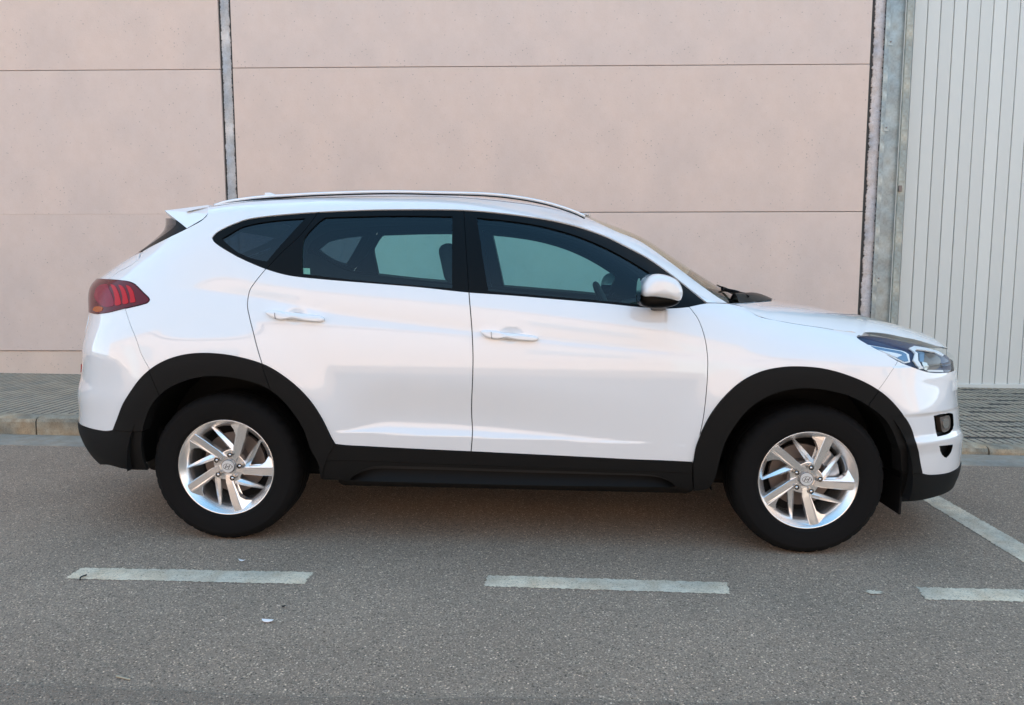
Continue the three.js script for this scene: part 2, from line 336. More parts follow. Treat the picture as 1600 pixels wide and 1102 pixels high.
mesh('wall_core', box(edgeR - stripL + 20.1, HT + .3, .1, (edgeR + stripL - 20.1) / 2, HT / 2 - .15, -TH - .06), M.wallDark, wg);
mesh('roof_slab', box(46, .25, 14.4, 0, HT + .13, -7.0), M.roofing, wg);
mesh('side_wall', box(.2, HT + .3, 13.8, stripL - 20.2, HT / 2 - .15, -7.1), M.wall[0], wg);
// ragged bead of sealant in a joint (edges uneven, tar showing beside it)
function bead(x0, x1, zf, seed, mat, name, jit, drift = 0) {
  const R = rng(seed), p = [], ix = [], uv = [], n = 1100, y0 = -.2, y1 = HT; let a = 0, b = 0;
  for (let i = 0; i <= n; i++) {
    const y = lerp(y0, y1, i / n); a = a * .55 + (R() - .5) * jit; b = b * .55 + (R() - .5) * jit;
    const xa = x0 + a + (R() > .8 ? R() * jit : 0), xb = x1 + b - (R() > .8 ? R() * jit : 0);
    p.push(xa, y, zf - .03, xa + .004, y, zf, xb - .004, y, zf, xb, y, zf - .03); uv.push(xa / .9, y / .9, xa / .9, y / .9, xb / .9, y / .9, xb / .9, y / .9);
    if (i < n) for (let q = 0; q < 3; q++) { const k = i * 4 + q; ix.push(k, k + 1, k + 4, k + 1, k + 5, k + 4); }
  }
  const m = mesh(name, geo(p, ix, null, uv), mat, wg); return m;
}
{
  const w = stripR - stripL;
  mesh('joint_recess', box(w, HT, .05, (stripL + stripR) / 2, HT / 2, -.05), M.tar, wg);
  bead(stripL + w * .14, stripR - w * .14, -.012, 71, M.sealant, 'joint_sealant', .007, 0);
  const m0 = wallPt(1365, 150).x, m1 = wallPt(1379, 150).x;
  mesh('joint_recess', box(m1 - edgeR + .02, HT, .05, (m1 + edgeR) / 2, HT / 2, -.06), M.tar, wg);
  bead(m0 - .012, m1 + .004, -.02, 72, M.mortar, 'mortar_joint', .011, 0);
}
// galvanised post between wall and gate
const pA = wallPt(1378, 150).x, pB = wallPt(1385, 150).x, pC = wallPt(1411, 150).x, pD = wallPt(1421, 150).x;
const post = group('gate_post'); post.position.copy(wallFrame.position); post.rotation.copy(wallFrame.rotation);
tag(post, 'galvanised steel channel post between concrete wall and slatted gate', 'post');
mesh('flange', box(pB - pA, HT, .012, (pA + pB) / 2, HT / 2 - .02, .004, .002, .5), M.zinc, post);
mesh('web', box(pC - pB + .004, HT, .01, (pB + pC) / 2, HT / 2 - .02, -.05, 0, 1.3), M.zinc, post);
mesh('return_plate', box(.008, HT, .06, pB - .002, HT / 2 - .02, -.025, 0, .5), M.zinc, post);
mesh('guide_strip', box(pD - pC, HT, .03, (pC + pD) / 2, HT / 2 - .02, -.01, .004, .5), M.rustyPale, post);
mesh('guide_edge', box(.014, HT, .05, pD + .004, HT / 2 - .02, -.035, .003, .5), M.zinc, post);
for (const [px, py] of [[1388, 66], [1382, 200], [1372, 435]]) { const q = wallPt(px, py); mesh('fixing_tab', box(.05, .075, .006, pB + .008, q.y, .013, .002), M.zinc, post); const b = new THREE.CylinderGeometry(.007, .007, .01, 8); b.rotateX(Math.PI / 2); b.translate(pB + .008, q.y, .02); mesh('bolt', b, M.iron, post); }
{ const q = wallPt(1408, 295, 0); mesh('latch', box(.03, .06, .03, pC + .012, q.y, .015, .003), M.iron, post); }
// sliding gate of vertical slats, set back from the wall face
const gate = group('sliding_gate'); gate.position.copy(wallFrame.position); gate.rotation.copy(wallFrame.rotation);
tag(gate, 'pale ribbed metal gate of narrow vertical slats', 'gate');
{
  const dz = -.30, pitch = .1325, x0 = pD - .1, yb = wallPt(1550, 604, dz).y, n = 44;
  mesh('backing_sheet', box(n * pitch + .1, HT - yb, .01, x0 + n * pitch / 2, (HT + yb) / 2, dz - .022), M.blind, gate);
  const sg = new RoundedBoxGeometry(pitch - .008, HT - yb, .022, 2, .004); sg.translate(0, (HT + yb) / 2 + .02, dz - .011);
  const ref = wallPt(1575, 1, dz).x, off = ((ref - x0) % pitch + pitch) % pitch;
  for (let k = 0; k < n; k++) { const o = mesh('slat', sg, M.gate[Math.floor(hash2(k, 1, 5) * 3)], gate); o.position.x = x0 + off + (k - .5) * pitch; o.position.z = (hash2(k, 2, 5) - .5) * .002; }
  mesh('bottom_rail', box(n * pitch + .1, .055, .03, x0 + n * pitch / 2, yb + .0, dz + .004, .004), M.gate[1], gate);
  mesh('bottom_seal', box(n * pitch + .1, .05, .02, x0 + n * pitch / 2, yb - .045, dz - .012), M.rubber, gate);
}
/* ------------------------------------------------ sunlit building across the street (mirrored by the paint, lights the shade) */
{
  const o = group('factory_building'); tag(o, 'long cream rendered building across the street', 'building');
  const Z = 12.6, H = 6.2, xs = -40, xe = 46;
  mesh('wall', box(xe - xs, H, .3, (xs + xe) / 2, H / 2, Z + .15, 0, 1.6), M.cream, o);
  mesh('parapet', box(xe - xs, .25, .5, (xs + xe) / 2, H + .12, Z + .1), M.wall[1], o);
  mesh('roof', box(xe - xs, .1, 12, (xs + xe) / 2, H - .1, Z + 6.3), M.roofing, o);
  for (let k = 0; k < 9; k++) { const x = -30 + k * 8.1; const w = mesh('window', box(2.2, 1.1, .1, x, 3.6, Z - .03), M.blind, o); if (k % 3 === 1) mesh('roller_door', box(3.6, 3.4, .1, x + 3.6, 1.75, Z - .03), M.gate[0], o); }
}
structure(mesh('far_pavement', box(80, .14, 2.4, 2, .06, 11.4, .01, .9), M.gutter), 'pavement across the street', 'pavement');
/* ------------------------------------------------ litter */
function chip(name, px, py, w, d, mat, label, cat, seed) {
  const c = gp(px, py), R = rng(seed), pts = [], n = 9;
  for (let i = 0; i < n; i++) { const t = i / n * 6.283, r = .55 + .6 * R(); pts.push(new THREE.Vector2(Math.cos(t) * w * r, Math.sin(t) * d * r)); }
  const g = new THREE.ExtrudeGeometry(new THREE.Shape(pts), { depth: .0015, bevelEnabled: false }); g.rotateX(-Math.PI / 2);
  const p = g.attributes.position; for (let i = 0; i < p.count; i++) p.setY(i, p.getY(i) + .006 * Math.abs(p.getX(i) / w) ** 2); g.computeVertexNormals();
  const o = mesh(name, g, mat); o.position.set(c[0], .0045, c[1]); tag(o, label, cat);
}
chip('paper_scrap', 378, 878, .016, .007, M.paper, 'tiny white paper scrap on the road beyond the rear dash', 'litter', 1);
chip('paper_scrap', 418, 973, .022, .01, M.paper, 'white torn paper scrap on open asphalt in front of the rear dash', 'litter', 2);
chip('leaf_scrap', 443, 950, .009, .006, M.char, 'dark dry leaf scrap on open asphalt', 'litter', 5);
{ const c = gp(192, 1061), t = new THREE.CapsuleGeometry(.003, .05, 3, 6); t.rotateZ(Math.PI / 2); t.rotateY(-.3); const o = mesh('twig', t, M.twig); o.position.set(c[0], .0035, c[1]); tag(o, 'pale dry twig lying on the asphalt seam', 'twig'); }
{ const a = gp(125, 909), b = gp(135, 901), t = new THREE.TubeGeometry(new THREE.CatmullRomCurve3([V(a[0], .007, a[1]), V((a[0] + b[0]) / 2 - .01, .008, (a[1] + b[1]) / 2), V(b[0], .007, b[1])]), 10, .003, 6); const o = mesh('twig', t, M.char); tag(o, 'black bent twig lying across the white dash', 'twig'); }
/* ------------------------------------------------ the car: body surface */
// x runs from the rear axle (0) to the front axle (2.67), z from the centre plane; a unrolls round the body's corners
const WB = 2.67, WR = .345, XA = .05, XB = 2.72;
const beltY = pchip([[-.7, 1.44], [-.1, 1.385], [.2, 1.268], [.5, 1.232], [1.13, 1.172], [1.9, 1.115], [2.3, 1.10], [3, 1.06]]);
const creaseY = pchip([[-.6, 1.20], [.17, 1.135], [.5, 1.075], [1.135, 1.008], [2.0, .93], [2.8, .87]]);
const roofEdgeY = pchip([[-.6, 1.50], [-.25, 1.548], [0, 1.578], [.4, 1.612], [.9, 1.625], [1.3, 1.60], [1.65, 1.54], [2.0, 1.42], [2.4, 1.2]]);
const bonnetEdgeY = pchip([[1.9, 1.26], [2.2, 1.185], [2.42, 1.112], [2.6, 1.075], [2.9, 1.018], [3.2, .972], [3.4, .93], [3.7, .885], [4.1, .86]]);
const maxW = pchip([[-.9, .885], [-.3, .915], [.3, .922], [2.3, .922], [2.9, .912], [3.5, .88]]);
const tfade = (x) => .030 * Math.pow(Math.abs(x - 1.0) / 1.1, 2.2);
function slopeKnots(kind, x) {
  const yb = beltY(x), yc = creaseY(x), c = sst(-.45, .15, x) * (1 - sst(1.9, 2.6, x)), e = .012;
  const k = [[.8, 0], [.87, lerp(.10, .06, c)], [yc - e, lerp(.17, .30, c)], [yc + e, lerp(.17, .03, c)]];
  if (kind === 0 && x > 2.0) {
    const be = bonnetEdgeY(x), f = sst(2.0, 2.35, x);
    const s1 = Math.max(yc + .02, be - .12), s2 = Math.max(s1 + .02, be - .035);
    k.push([s1, lerp(.35, .30, f)], [s2, .8], [Math.max(s2 + .02, be), 2.0], [be + .5, 3]);
  } else {
    const ye = Math.max(roofEdgeY(x), yb + .08), m = Math.max(yb + .02, ye - .055);
    k.push([Math.max(yb, yc + .03), .38], [Math.max(m, yc + .05), lerp(.45, .80, clamp((m - yb) / .34, 0, 1))], [Math.max(ye, yc + .08), 2.0], [ye + .4, 3]);
  }
  return k;
}
function integ(k, y) {   // integral of piecewise-linear slope from k[0] up to y
  let z = 0;
  for (let i = 0; i < k.length - 1; i++) {
    const [ya, sa] = k[i], [yb, sb] = k[i + 1]; if (y <= ya) break; if (yb <= ya) continue;
    const t = Math.min(1, (y - ya) / (yb - ya)), dy = t * (yb - ya); z += dy * (sa + .5 * t * (sb - sa));
  }
  return z;
}
const LOWK = [[-.8, 0], [-.60, .045], [-.45, .07], [-.36, .16], [-.28, .4], [-.15, .9], [0, 1]];
const scoopS = (x) => sst(.50, .78, x) * (1 - Math.pow(sst(.95, 2.1, x), 1.1));
function Zside(kind, x, y) {
  let z = maxW(x);
  if (y > .8) z -= integ(slopeKnots(kind, x), y); else z -= integ(LOWK, -y);
  z -= tfade(x) * sst(.9, 1.3, y);
  // swelling round the wheel arches
  const r1 = Math.hypot(x, y - WR), r2 = Math.hypot(x - WB, y - WR);
  z += .016 * (1 - sst(.47, .70, Math.min(r1, r2)));
  // scoop along the foot of the doors
  const s = scoopS(x);
  if (s > 0 && y < 1) { const yl = .532 - .018 * (x - .6), hh = .058 * s + .002, yu = yl + hh, d = .36 * hh; z -= y < yl ? 0 : y < yu ? d * Math.sin((y - yl) / hh * Math.PI / 2) : d * (1 - sst(yu, yu + .22, y)); }
  // rib and ledge on the front bumper corner
  if (x > 2.9 && y < .8) { const f = sst(2.95, 3.2, x); z += f * (.014 * Math.exp(-(((y - .525) / .022) ** 2)) + .010 * sst(.645, .66, y) * (1 - sst(.66, .80, y)) - .006 * sst(.50, .46, y)); }
  // cups behind the door handles
  if (y > .9 && y < 1.12) for (const [hx, hy] of [[.345, 1.058], [1.315, .988]]) { const q = ((x - hx) / .062) ** 2 + ((y - hy) / .036) ** 2; if (q < 1) z -= .014 * (1 - q) * (1 - q); }
  return z;
}
// corner waterlines: superellipse ends whose reach is set by the outline of the body at that height
const nRear = (y) => lerp(3.5, 2.9, sst(.9, 1.3, y)), nFront = (y) => lerp(2.7, 2.5, sst(.6, .9, y)), nScreen = 3.3, LS = .78;
let xRear = () => -.9, xNose = () => 3.55, xScreen = () => 2.4;
function wrapPoint(kind, a, y) {
  if (a < XA) { const th = Math.min((XA - a) / .9, Math.PI / 2), n = nRear(y), c = Math.cos(th), s = Math.sin(th), r = Math.pow(Math.pow(c, n) + Math.pow(s, n), -1 / n); return [XA - (XA - xRear(y)) * r * s, r * c]; }
  const xb = kind === 0 ? XB : xScreen(y) - LS, L = kind === 0 ? .83 : LS, xe = kind === 0 ? xNose(y) : xScreen(y);
  if (a > xb) { const th = Math.min((a - xb) / L, Math.PI / 2), n = kind === 0 ? nFront(y) : nScreen, c = Math.cos(th), s = Math.sin(th), r = Math.pow(Math.pow(c, n) + Math.pow(s, n), -1 / n); return [xb + (xe - xb) * r * s, r * c]; }
  return [a, 1];
}
function S(kind, a, y) { if (kind === 1 && y < 1.1 && a > XA) kind = 0; const [x, f] = wrapPoint(kind, a, y); return [x, y, Zside(kind, x, y) * f]; }
const A_REAR = XA - .9 * Math.PI / 2 + 1e-4, A_NOSE = XB + .83 * Math.PI / 2 - 1e-4;
function Sn(kind, a, y) {
  const e = 2e-3, p = S(kind, a, y), p1 = S(kind, a + e, y), p0 = S(kind, a - e, y), q1 = S(kind, a, y + e), q0 = S(kind, a, y - e);
  const u = V(p1[0] - p0[0], p1[1] - p0[1], p1[2] - p0[2]), v = V(q1[0] - q0[0], q1[1] - q0[1], q1[2] - q0[2]), n = u.cross(v).normalize();
  return [p, [n.x, n.y, n.z]];
}
// outline of the car in the photograph: [row, column]
const silR = pchip([[322, 262], [338, 257], [352, 258], [363, 252], [375, 238], [391, 219], [411, 187], [425, 168], [437, 150], [446, 142], [463, 138.5], [480, 139], [492, 139.5], [520, 133], [545, 127.5], [560, 127.5], [590, 126], [604, 122], [615, 120], [626, 121], [640, 122.5], [664, 122], [690, 130], [712, 145], [723, 157], [733, 190], [740, 222]]);
const silF = pchip([[546.5, 1482.5], [556.6, 1491], [570, 1494], [587, 1496], [622, 1497], [639, 1499], [668, 1501], [675, 1504.5], [680, 1506.5], [687, 1506], [696, 1504], [718, 1502], [731, 1500], [743, 1496.5], [764, 1483], [776, 1465], [783.5, 1435]]);
const silS = pchip([[318, 868], [338, 918], [350, 952], [368, 1000], [399.5, 1050], [425, 1088.5], [445, 1120], [454.5, 1137], [475, 1172]]);
function solveEnd(y, lo, hi, set, sil, sgn, kind, a0, a1) {
  let L = lo, H = hi;
  for (let it = 0; it < 26; it++) {
    const m = (L + H) / 2; set(() => m); let best = null;
    for (let i = 0; i <= 36; i++) { const q = project(S(kind, lerp(a0, a1(m), i / 36), y)); if (!best || (q[0] - best[0]) * sgn > 0) best = q; }
    const over = (best[0] - sil(best[1])) * sgn > 0;
    if (sgn > 0 ? over : !over) H = m; else L = m;
  }
  return (L + H) / 2;
}
function table(y0, y1, dy, f, smooth) {
  let v = []; for (let y = y0; y <= y1 + 1e-9; y += dy) v.push(f(y));
  for (let s = 0; s < smooth; s++) v = v.map((c, i) => (v[Math.max(0, i - 1)] + 2 * c + v[Math.min(v.length - 1, i + 1)]) / 4);
  return pchip(v.map((c, i) => [y0 + i * dy, c]));
}
{
  let r = table(.20, 1.56, .017, (y) => solveEnd(y, -1.25, -.1, (f) => { xRear = f; }, silR, -1, 1, -.2, () => A_REAR), 2); xRear = (y) => r(clamp(y, .2, 1.56));
  let n = table(.20, .93, .014, (y) => solveEnd(y, 3.0, 3.9, (f) => { xNose = f; }, silF, 1, 0, 2.9, () => A_NOSE), 1); xNose = (y) => n(clamp(y, .2, .93)) - (y > .93 ? (y - .93) * 3.2 : 0);
  let s = table(1.13, 1.60, .02, (y) => solveEnd(y, 1.3, 3.2, (f) => { xScreen = f; }, silS, 1, 1, 1.2, (m) => m - LS + LS * Math.PI / 2), 2); xScreen = (y) => s(clamp(y, 1.10, 1.62));
  console.log('rear', [.3, .6, .9, 1.1, 1.3, 1.5].map((y) => xRear(y).toFixed(3)).join(' '), 'nose', [.25, .4, .6, .8, .9].map((y) => xNose(y).toFixed(3)).join(' '), 'screen', [1.15, 1.25, 1.35, 1.45, 1.55].map((y) => xScreen(y).toFixed(3)).join(' '));
}
// pixel -> (a, y) on the body surface
const gridPts = [0, 1].map((kind) => {
  const out = [];
  for (let a = A_REAR; a <= A_NOSE; a += .03) for (let y = .2; y <= 1.66; y += .03) {
    if (kind === 0 && y > 1.3) continue;
    if (kind === 1 && a > 2 && y < 1.1) continue;
    const [p, n] = Sn(kind, a, y), v = (CP[0] - p[0]) * n[0] + (CP[1] - p[1]) * n[1] + (CP[2] - p[2]) * n[2]; if (v < 0) continue;
    out.push([a, y, ...project(p)]);
  }
  return out;
});
let worst = 0;
function inv(kind, px, py) {
  let b = null, bd = 1e9; for (const g of gridPts[kind]) { const d = (g[2] - px) ** 2 + (g[3] - py) ** 2; if (d < bd) { bd = d; b = g; } }
  let a = b[0], y = b[1], e = 1e-4, best = [a, y], err = bd;
  for (let it = 0; it < 14; it++) {
    const q = project(S(kind, a, y)), dx = px - q[0], dy = py - q[1], er = dx * dx + dy * dy; if (er < err) { err = er; best = [a, y]; } if (er < .01) break;
    const qa = project(S(kind, a + e, y)), qy = project(S(kind, a, y + e)), j11 = (qa[0] - q[0]) / e, j21 = (qa[1] - q[1]) / e, j12 = (qy[0] - q[0]) / e, j22 = (qy[1] - q[1]) / e;
    const det = j11 * j22 - j12 * j21; if (Math.abs(det) < 500) break;
    a += clamp((dx * j22 - dy * j12) / det, -.05, .05); y += clamp((j11 * dy - j21 * dx) / det, -.04, .04); a = clamp(a, A_REAR, A_NOSE);
  }
  if (Math.sqrt(err) > 4) console.log('inv off', kind, px, py, Math.sqrt(err).toFixed(1));
  return best;
}
// a traced curve: [px, py] or {a, y}; smoothed unless straight
function curve(kind, pts, straight = false, stepL = .014) {
  const c = pts.map((p) => Array.isArray(p) ? inv(kind, p[0], p[1]) : [p.a, p.y]), out = [];
  for (let i = 0; i < c.length - 1; i++) {
    const p0 = c[Math.max(0, i - 1)], p1 = c[i], p2 = c[i + 1], p3 = c[Math.min(c.length - 1, i + 2)], L = Math.hypot(p2[0] - p1[0], p2[1] - p1[1]), n = Math.max(1, Math.ceil(L / stepL));
    const t1 = Math.max(1e-4, Math.sqrt(Math.hypot(p1[0] - p0[0], p1[1] - p0[1]))), t2 = Math.max(1e-4, Math.sqrt(L)), t3 = Math.max(1e-4, Math.sqrt(Math.hypot(p3[0] - p2[0], p3[1] - p2[1])));
    for (let k = 0; k < n; k++) {
      const t = k / n; if (straight) { out.push([lerp(p1[0], p2[0], t), lerp(p1[1], p2[1], t)]); continue; }
      const h = t * t * t, g = t * t;
      out.push([0, 1].map((d) => {
        const m1 = i === 0 ? p2[d] - p1[d] : ((p1[d] - p0[d]) / t1 - (p2[d] - p0[d]) / (t1 + t2) + (p2[d] - p1[d]) / t2) * t2;
        const m2 = i === c.length - 2 ? p2[d] - p1[d] : ((p2[d] - p1[d]) / t2 - (p3[d] - p1[d]) / (t2 + t3) + (p3[d] - p2[d]) / t3) * t2;
        return (2 * h - 3 * g + 1) * p1[d] + (h - 2 * g + t) * m1 + (-2 * h + 3 * g) * p2[d] + (h - g) * m2;
      }));
    }
  }
  out.push(c[c.length - 1]); return out;
}
const rev = (c) => c.slice().reverse();
function joinCurves(...cs) { const o = []; for (const c of cs) for (const p of c) { const q = o[o.length - 1]; if (!q || Math.hypot(q[0] - p[0], q[1] - p[1]) > .0025) o.push(p); } while (o.length > 3 && Math.hypot(o[0][0] - o[o.length - 1][0], o[0][1] - o[o.length - 1][1]) < .0025) o.pop(); return o; }
function cutCurve(c, f0, f1) {   // part of a curve between the points nearest to pixels/points f0 and f1
  const near = (f) => { let b = 0, bd = 1e9; c.forEach((p, i) => { const d = Math.hypot(p[0] - f[0], p[1] - f[1]); if (d < bd) { bd = d; b = i; } }); return b; };
  const i = near(f0), j = near(f1); return i <= j ? c.slice(i, j + 1) : c.slice(j, i + 1).reverse();
}
const areaOf = (p) => { let s = 0; for (let i = 0; i < p.length; i++) { const q = p[(i + 1) % p.length]; s += p[i][0] * q[1] - q[0] * p[i][1]; } return s / 2; };
function inset(poly, d) {
  const P = areaOf(poly) < 0 ? rev(poly) : poly; if (!d) return P;
  return P.map((p, i) => {
    const a = P[(i + P.length - 1) % P.length], b = P[(i + 1) % P.length];
    let n1 = [-(p[1] - a[1]), p[0] - a[0]], n2 = [-(b[1] - p[1]), b[0] - p[0]]; const l1 = Math.hypot(...n1) || 1, l2 = Math.hypot(...n2) || 1;
    n1 = [n1[0] / l1, n1[1] / l1]; n2 = [n2[0] / l2, n2[1] / l2]; let m = [n1[0] + n2[0], n1[1] + n2[1]]; const l = Math.hypot(...m) || 1; m = [m[0] / l, m[1] / l];
    const k = Math.min(2, 1 / Math.max(.3, m[0] * n1[0] + m[1] * n1[1])); return [p[0] + m[0] * d * k, p[1] + m[1] * d * k];
  });
}
function keyhole(outer, hole) {
  let bi = 0, bj = 0, bd = 1e9; const H = areaOf(hole) > 0 ? rev(hole) : hole;
  outer.forEach((p, i) => H.forEach((q, j) => { const d = (p[0] - q[0]) ** 2 + (p[1] - q[1]) ** 2; if (d < bd) { bd = d; bi = i; bj = j; } }));
  return [...outer.slice(0, bi + 1), ...H.slice(bj), ...H.slice(0, bj + 1), ...outer.slice(bi)];
}
function inside(poly, x, y) { let c = false; for (let i = 0, j = poly.length - 1; i < poly.length; j = i++) { const a = poly[i], b = poly[j]; if ((a[1] > y) !== (b[1] > y) && x < (b[0] - a[0]) * (y - a[1]) / (b[1] - a[1]) + a[0]) c = !c; } return c; }
function clipTo(poly, d, v, keepLess) { const o = []; for (let i = 0; i < poly.length; i++) { const p = poly[i], q = poly[(i + 1) % poly.length], pi = keepLess ? p[d] <= v : p[d] >= v, qi = keepLess ? q[d] <= v : q[d] >= v; if (pi) o.push(p); if (pi !== qi) { const t = (v - p[d]) / (q[d] - p[d]), r = [lerp(p[0], q[0], t), lerp(p[1], q[1], t)]; r[d] = v; o.push(r); } } return o; }
// a body panel: the outline filled with a fine grid on the surface, edges turned inwards
function panel(kind, poly, { off = 0, gap = .0022, depth = .014, da = .03, dy = .0125, hole = null, flip = false } = {}) {
  let P = inset(poly, gap); const rims = [P];
  if (hole) { const H = inset(hole, -gap); rims.push(H); P = keyhole(P, H); }
  const pos = [], nor = [], ix = [], map = new Map();
  const vert = (a, y) => { const k = Math.round(a * 2e5) + ',' + Math.round(y * 2e5); let i = map.get(k); if (i === undefined) { const [p, n] = Sn(kind, a, y); i = pos.length / 3; pos.push(p[0] + n[0] * off, p[1] + n[1] * off, p[2] + n[2] * off); nor.push(...n); map.set(k, i); } return i; };
  const tri = (i, j, k) => {
    const ax = pos[j * 3] - pos[i * 3], ay = pos[j * 3 + 1] - pos[i * 3 + 1], az = pos[j * 3 + 2] - pos[i * 3 + 2], bx = pos[k * 3] - pos[i * 3], by = pos[k * 3 + 1] - pos[i * 3 + 1], bz = pos[k * 3 + 2] - pos[i * 3 + 2];
    const d = (ay * bz - az * by) * nor[i * 3] + (az * bx - ax * bz) * nor[i * 3 + 1] + (ax * by - ay * bx) * nor[i * 3 + 2]; if (d >= 0) ix.push(i, j, k); else ix.push(i, k, j);
  };
  let a0 = 1e9, a1 = -1e9, y0 = 1e9, y1 = -1e9; for (const p of P) { a0 = Math.min(a0, p[0]); a1 = Math.max(a1, p[0]); y0 = Math.min(y0, p[1]); y1 = Math.max(y1, p[1]); }
  const na = Math.ceil((a1 - a0) / da) + 1, ny = Math.ceil((y1 - y0) / dy) + 1, mark = new Uint8Array(na * ny);
  for (let i = 0; i < P.length; i++) {
    const p = P[i], q = P[(i + 1) % P.length], i0 = Math.floor((Math.min(p[0], q[0]) - a0) / da), i1 = Math.floor((Math.max(p[0], q[0]) - a0) / da), j0 = Math.floor((Math.min(p[1], q[1]) - y0) / dy), j1 = Math.floor((Math.max(p[1], q[1]) - y0) / dy);
    for (let u = i0; u <= i1; u++) for (let v = j0; v <= j1; v++) if (u >= 0 && v >= 0 && u < na && v < ny) mark[v * na + u] = 1;
  }
  for (let u = 0; u < na; u++) {
    const ca = a0 + u * da; let colPoly = null;
    for (let v = 0; v < ny; v++) {
      const cy = y0 + v * dy;
      if (!mark[v * na + u]) { if (inside(P, ca + da / 2, cy + dy / 2)) { const i = vert(ca, cy), j = vert(ca + da, cy), k = vert(ca + da, cy + dy), l = vert(ca, cy + dy); tri(i, j, k); tri(i, k, l); } continue; }
      if (!colPoly) colPoly = clipTo(clipTo(P, 0, ca, false), 0, ca + da, true);
      let c = clipTo(clipTo(colPoly, 1, cy, false), 1, cy + dy, true);
      c = c.filter((p, i) => { const q = c[(i + 1) % c.length]; return Math.hypot(p[0] - q[0], p[1] - q[1]) > 1e-5; });
      if (c.length < 3 || Math.abs(areaOf(c)) < 1e-8) continue;
      const w = c.map((p) => new THREE.Vector2(p[0], p[1])); if (areaOf(c) < 0) w.reverse();
      for (const t of THREE.ShapeUtils.triangulateShape(w, [])) tri(vert(w[t[0]].x, w[t[0]].y), vert(w[t[1]].x, w[t[1]].y), vert(w[t[2]].x, w[t[2]].y));
    }
  }
  if (depth) for (const rim of rims) for (let i = 0; i < rim.length; i++) {   // turned-in edge
    const A = Sn(kind, ...rim[i]), B = Sn(kind, ...rim[(i + 1) % rim.length]), b = pos.length / 3;
    for (const [p, n] of [A, B]) { for (const d of [off, off - depth]) pos.push(p[0] + n[0] * d, p[1] + n[1] * d, p[2] + n[2] * d); }
    const ea = V(B[0][0] - A[0][0], B[0][1] - A[0][1], B[0][2] - A[0][2]).cross(V(...A[1])).normalize();
    for (let k = 0; k < 4; k++) nor.push(ea.x, ea.y, ea.z); ix.push(b, b + 1, b + 2, b + 1, b + 3, b + 2);
  }
  return geo(pos, ix, nor);
}
/* ------------------------------------------------ traced outlines */
const cv = {
  dloTop: curve(1, [[331.5, 371], [336.5, 365], [354, 355], [374.5, 346.6], [392, 341.7], [417.7, 338], [456, 334.4], [501, 331.4], [578, 328.3], [654, 327.5], [726, 328.6], [771, 332], [821.7, 338], [872.5, 346.6], [910.6, 356.5], [948.7, 370.5], [974, 383], [1012, 403], [1050.4, 430], [1081, 454.5], [1105, 473.5]]),
  dloBot: curve(1, [[331.5, 371], [333.5, 376], [341.4, 383], [361.8, 395.6], [387, 408.3], [415.5, 420], [451, 429.9], [501.6, 435.7], [578, 442], [654, 448.3], [732.7, 456.6], [796, 461], [872.5, 467.4], [948.7, 474], [1000, 479.3], [1037.7, 481.5], [1075.8, 479.5], [1105, 473.5]]),
  rearGap: curve(1, [[415.5, 420], [400, 438.8], [389.7, 455], [386.4, 475.7], [389.7, 496], [396.2, 522], [405, 555], [409.5, 569]]),
  midGap: curve(1, [[732.7, 456.6], [736.5, 503.5], [739, 555], [738.4, 590], [736.8, 644], [738, 680], [736, 706]]),
  frontGap: curve(0, [[1077, 479.3], [1091, 498.5], [1100.5, 524], [1105.5, 554], [1106, 580], [1104, 612], [1098, 660], [1082.5, 722.5]]),
  rearDoorFoot: curve(1, [[524, 694.5], [545, 696.6], [640, 701.5], [736, 706]]),
  frontDoorFoot: curve(1, [[736, 706], [900, 714], [1000, 719], [1082.5, 722.5]]),
  archR: curve(1, [[177.8, 672], [184, 656], [195.8, 627], [216, 596.6], [236.5, 576.3], [259.7, 563], [288.8, 554.5], [320.7, 552.2], [361.4, 556], [409.5, 569], [434, 582], [463, 604], [486, 628.6], [503.7, 656], [518, 685], [524, 694.5]]),
  archRi: curve(1, [[232, 735], [224, 716], [222, 690], [229, 655], [245, 624], [262.6, 608], [286, 596.6], [315, 589], [347, 588], [379, 593], [408, 601.6], [432, 616], [455, 640], [474.6, 670], [486, 702], [497, 722], [502, 748]]),
  archF: curve(0, [[1082.5, 722.5], [1087, 698], [1096, 675.5], [1111, 647], [1132, 620], [1159, 596], [1189, 581], [1222, 574], [1252, 573], [1288, 576.5], [1324, 586.4], [1360, 602], [1387, 621.5], [1408, 645.5], [1423, 671], [1432, 698], [1436.5, 725], [1439.5, 739.4]]),
  archFi: curve(0, [[1083, 766], [1106, 762], [1117, 745], [1123, 722], [1135, 686], [1159, 650], [1180, 630.5], [1204, 617], [1234, 608.6], [1264, 606.5], [1300, 611.6], [1336, 623], [1378, 652], [1396, 682], [1405, 716], [1407, 752], [1404, 784]]),
  bumperRGap: curve(1, [[195, 482.5], [201.7, 503.6], [211.8, 529], [220, 553], [234, 578.5]]),
  bumperFGap: curve(0, [[1403, 564.5], [1395, 578], [1384.5, 593.7], [1372, 610.5]]),
  tailGap: curve(1, [[292, 357], [257, 374.5], [222.5, 393.5], [216, 405.5], [202, 416], [184, 425.5], [170, 437]]),
};
const P2 = (kind, px, py) => inv(kind, px, py);
const tailLampOut = curve(1, [[170, 437], [184, 438], [201.7, 440.6], [211.8, 445.5], [224.5, 458], [233.4, 468], [231, 472.5], [222, 475.9], [196.6, 482], [168.6, 489], [152, 491]]);
const aTailIn = XA - .9 * .92;
const tailLamp = joinCurves(tailLampOut, [[aTailIn, P2(1, 152, 491)[1]], [aTailIn, P2(1, 170, 437)[1]]]);
const headTop = curve(0, [[1339.8, 528.3], [1347.4, 521], [1358.3, 519.3], [1384.5, 521.6], [1417, 528.3], [1449.8, 536], [1472, 544.5]]);
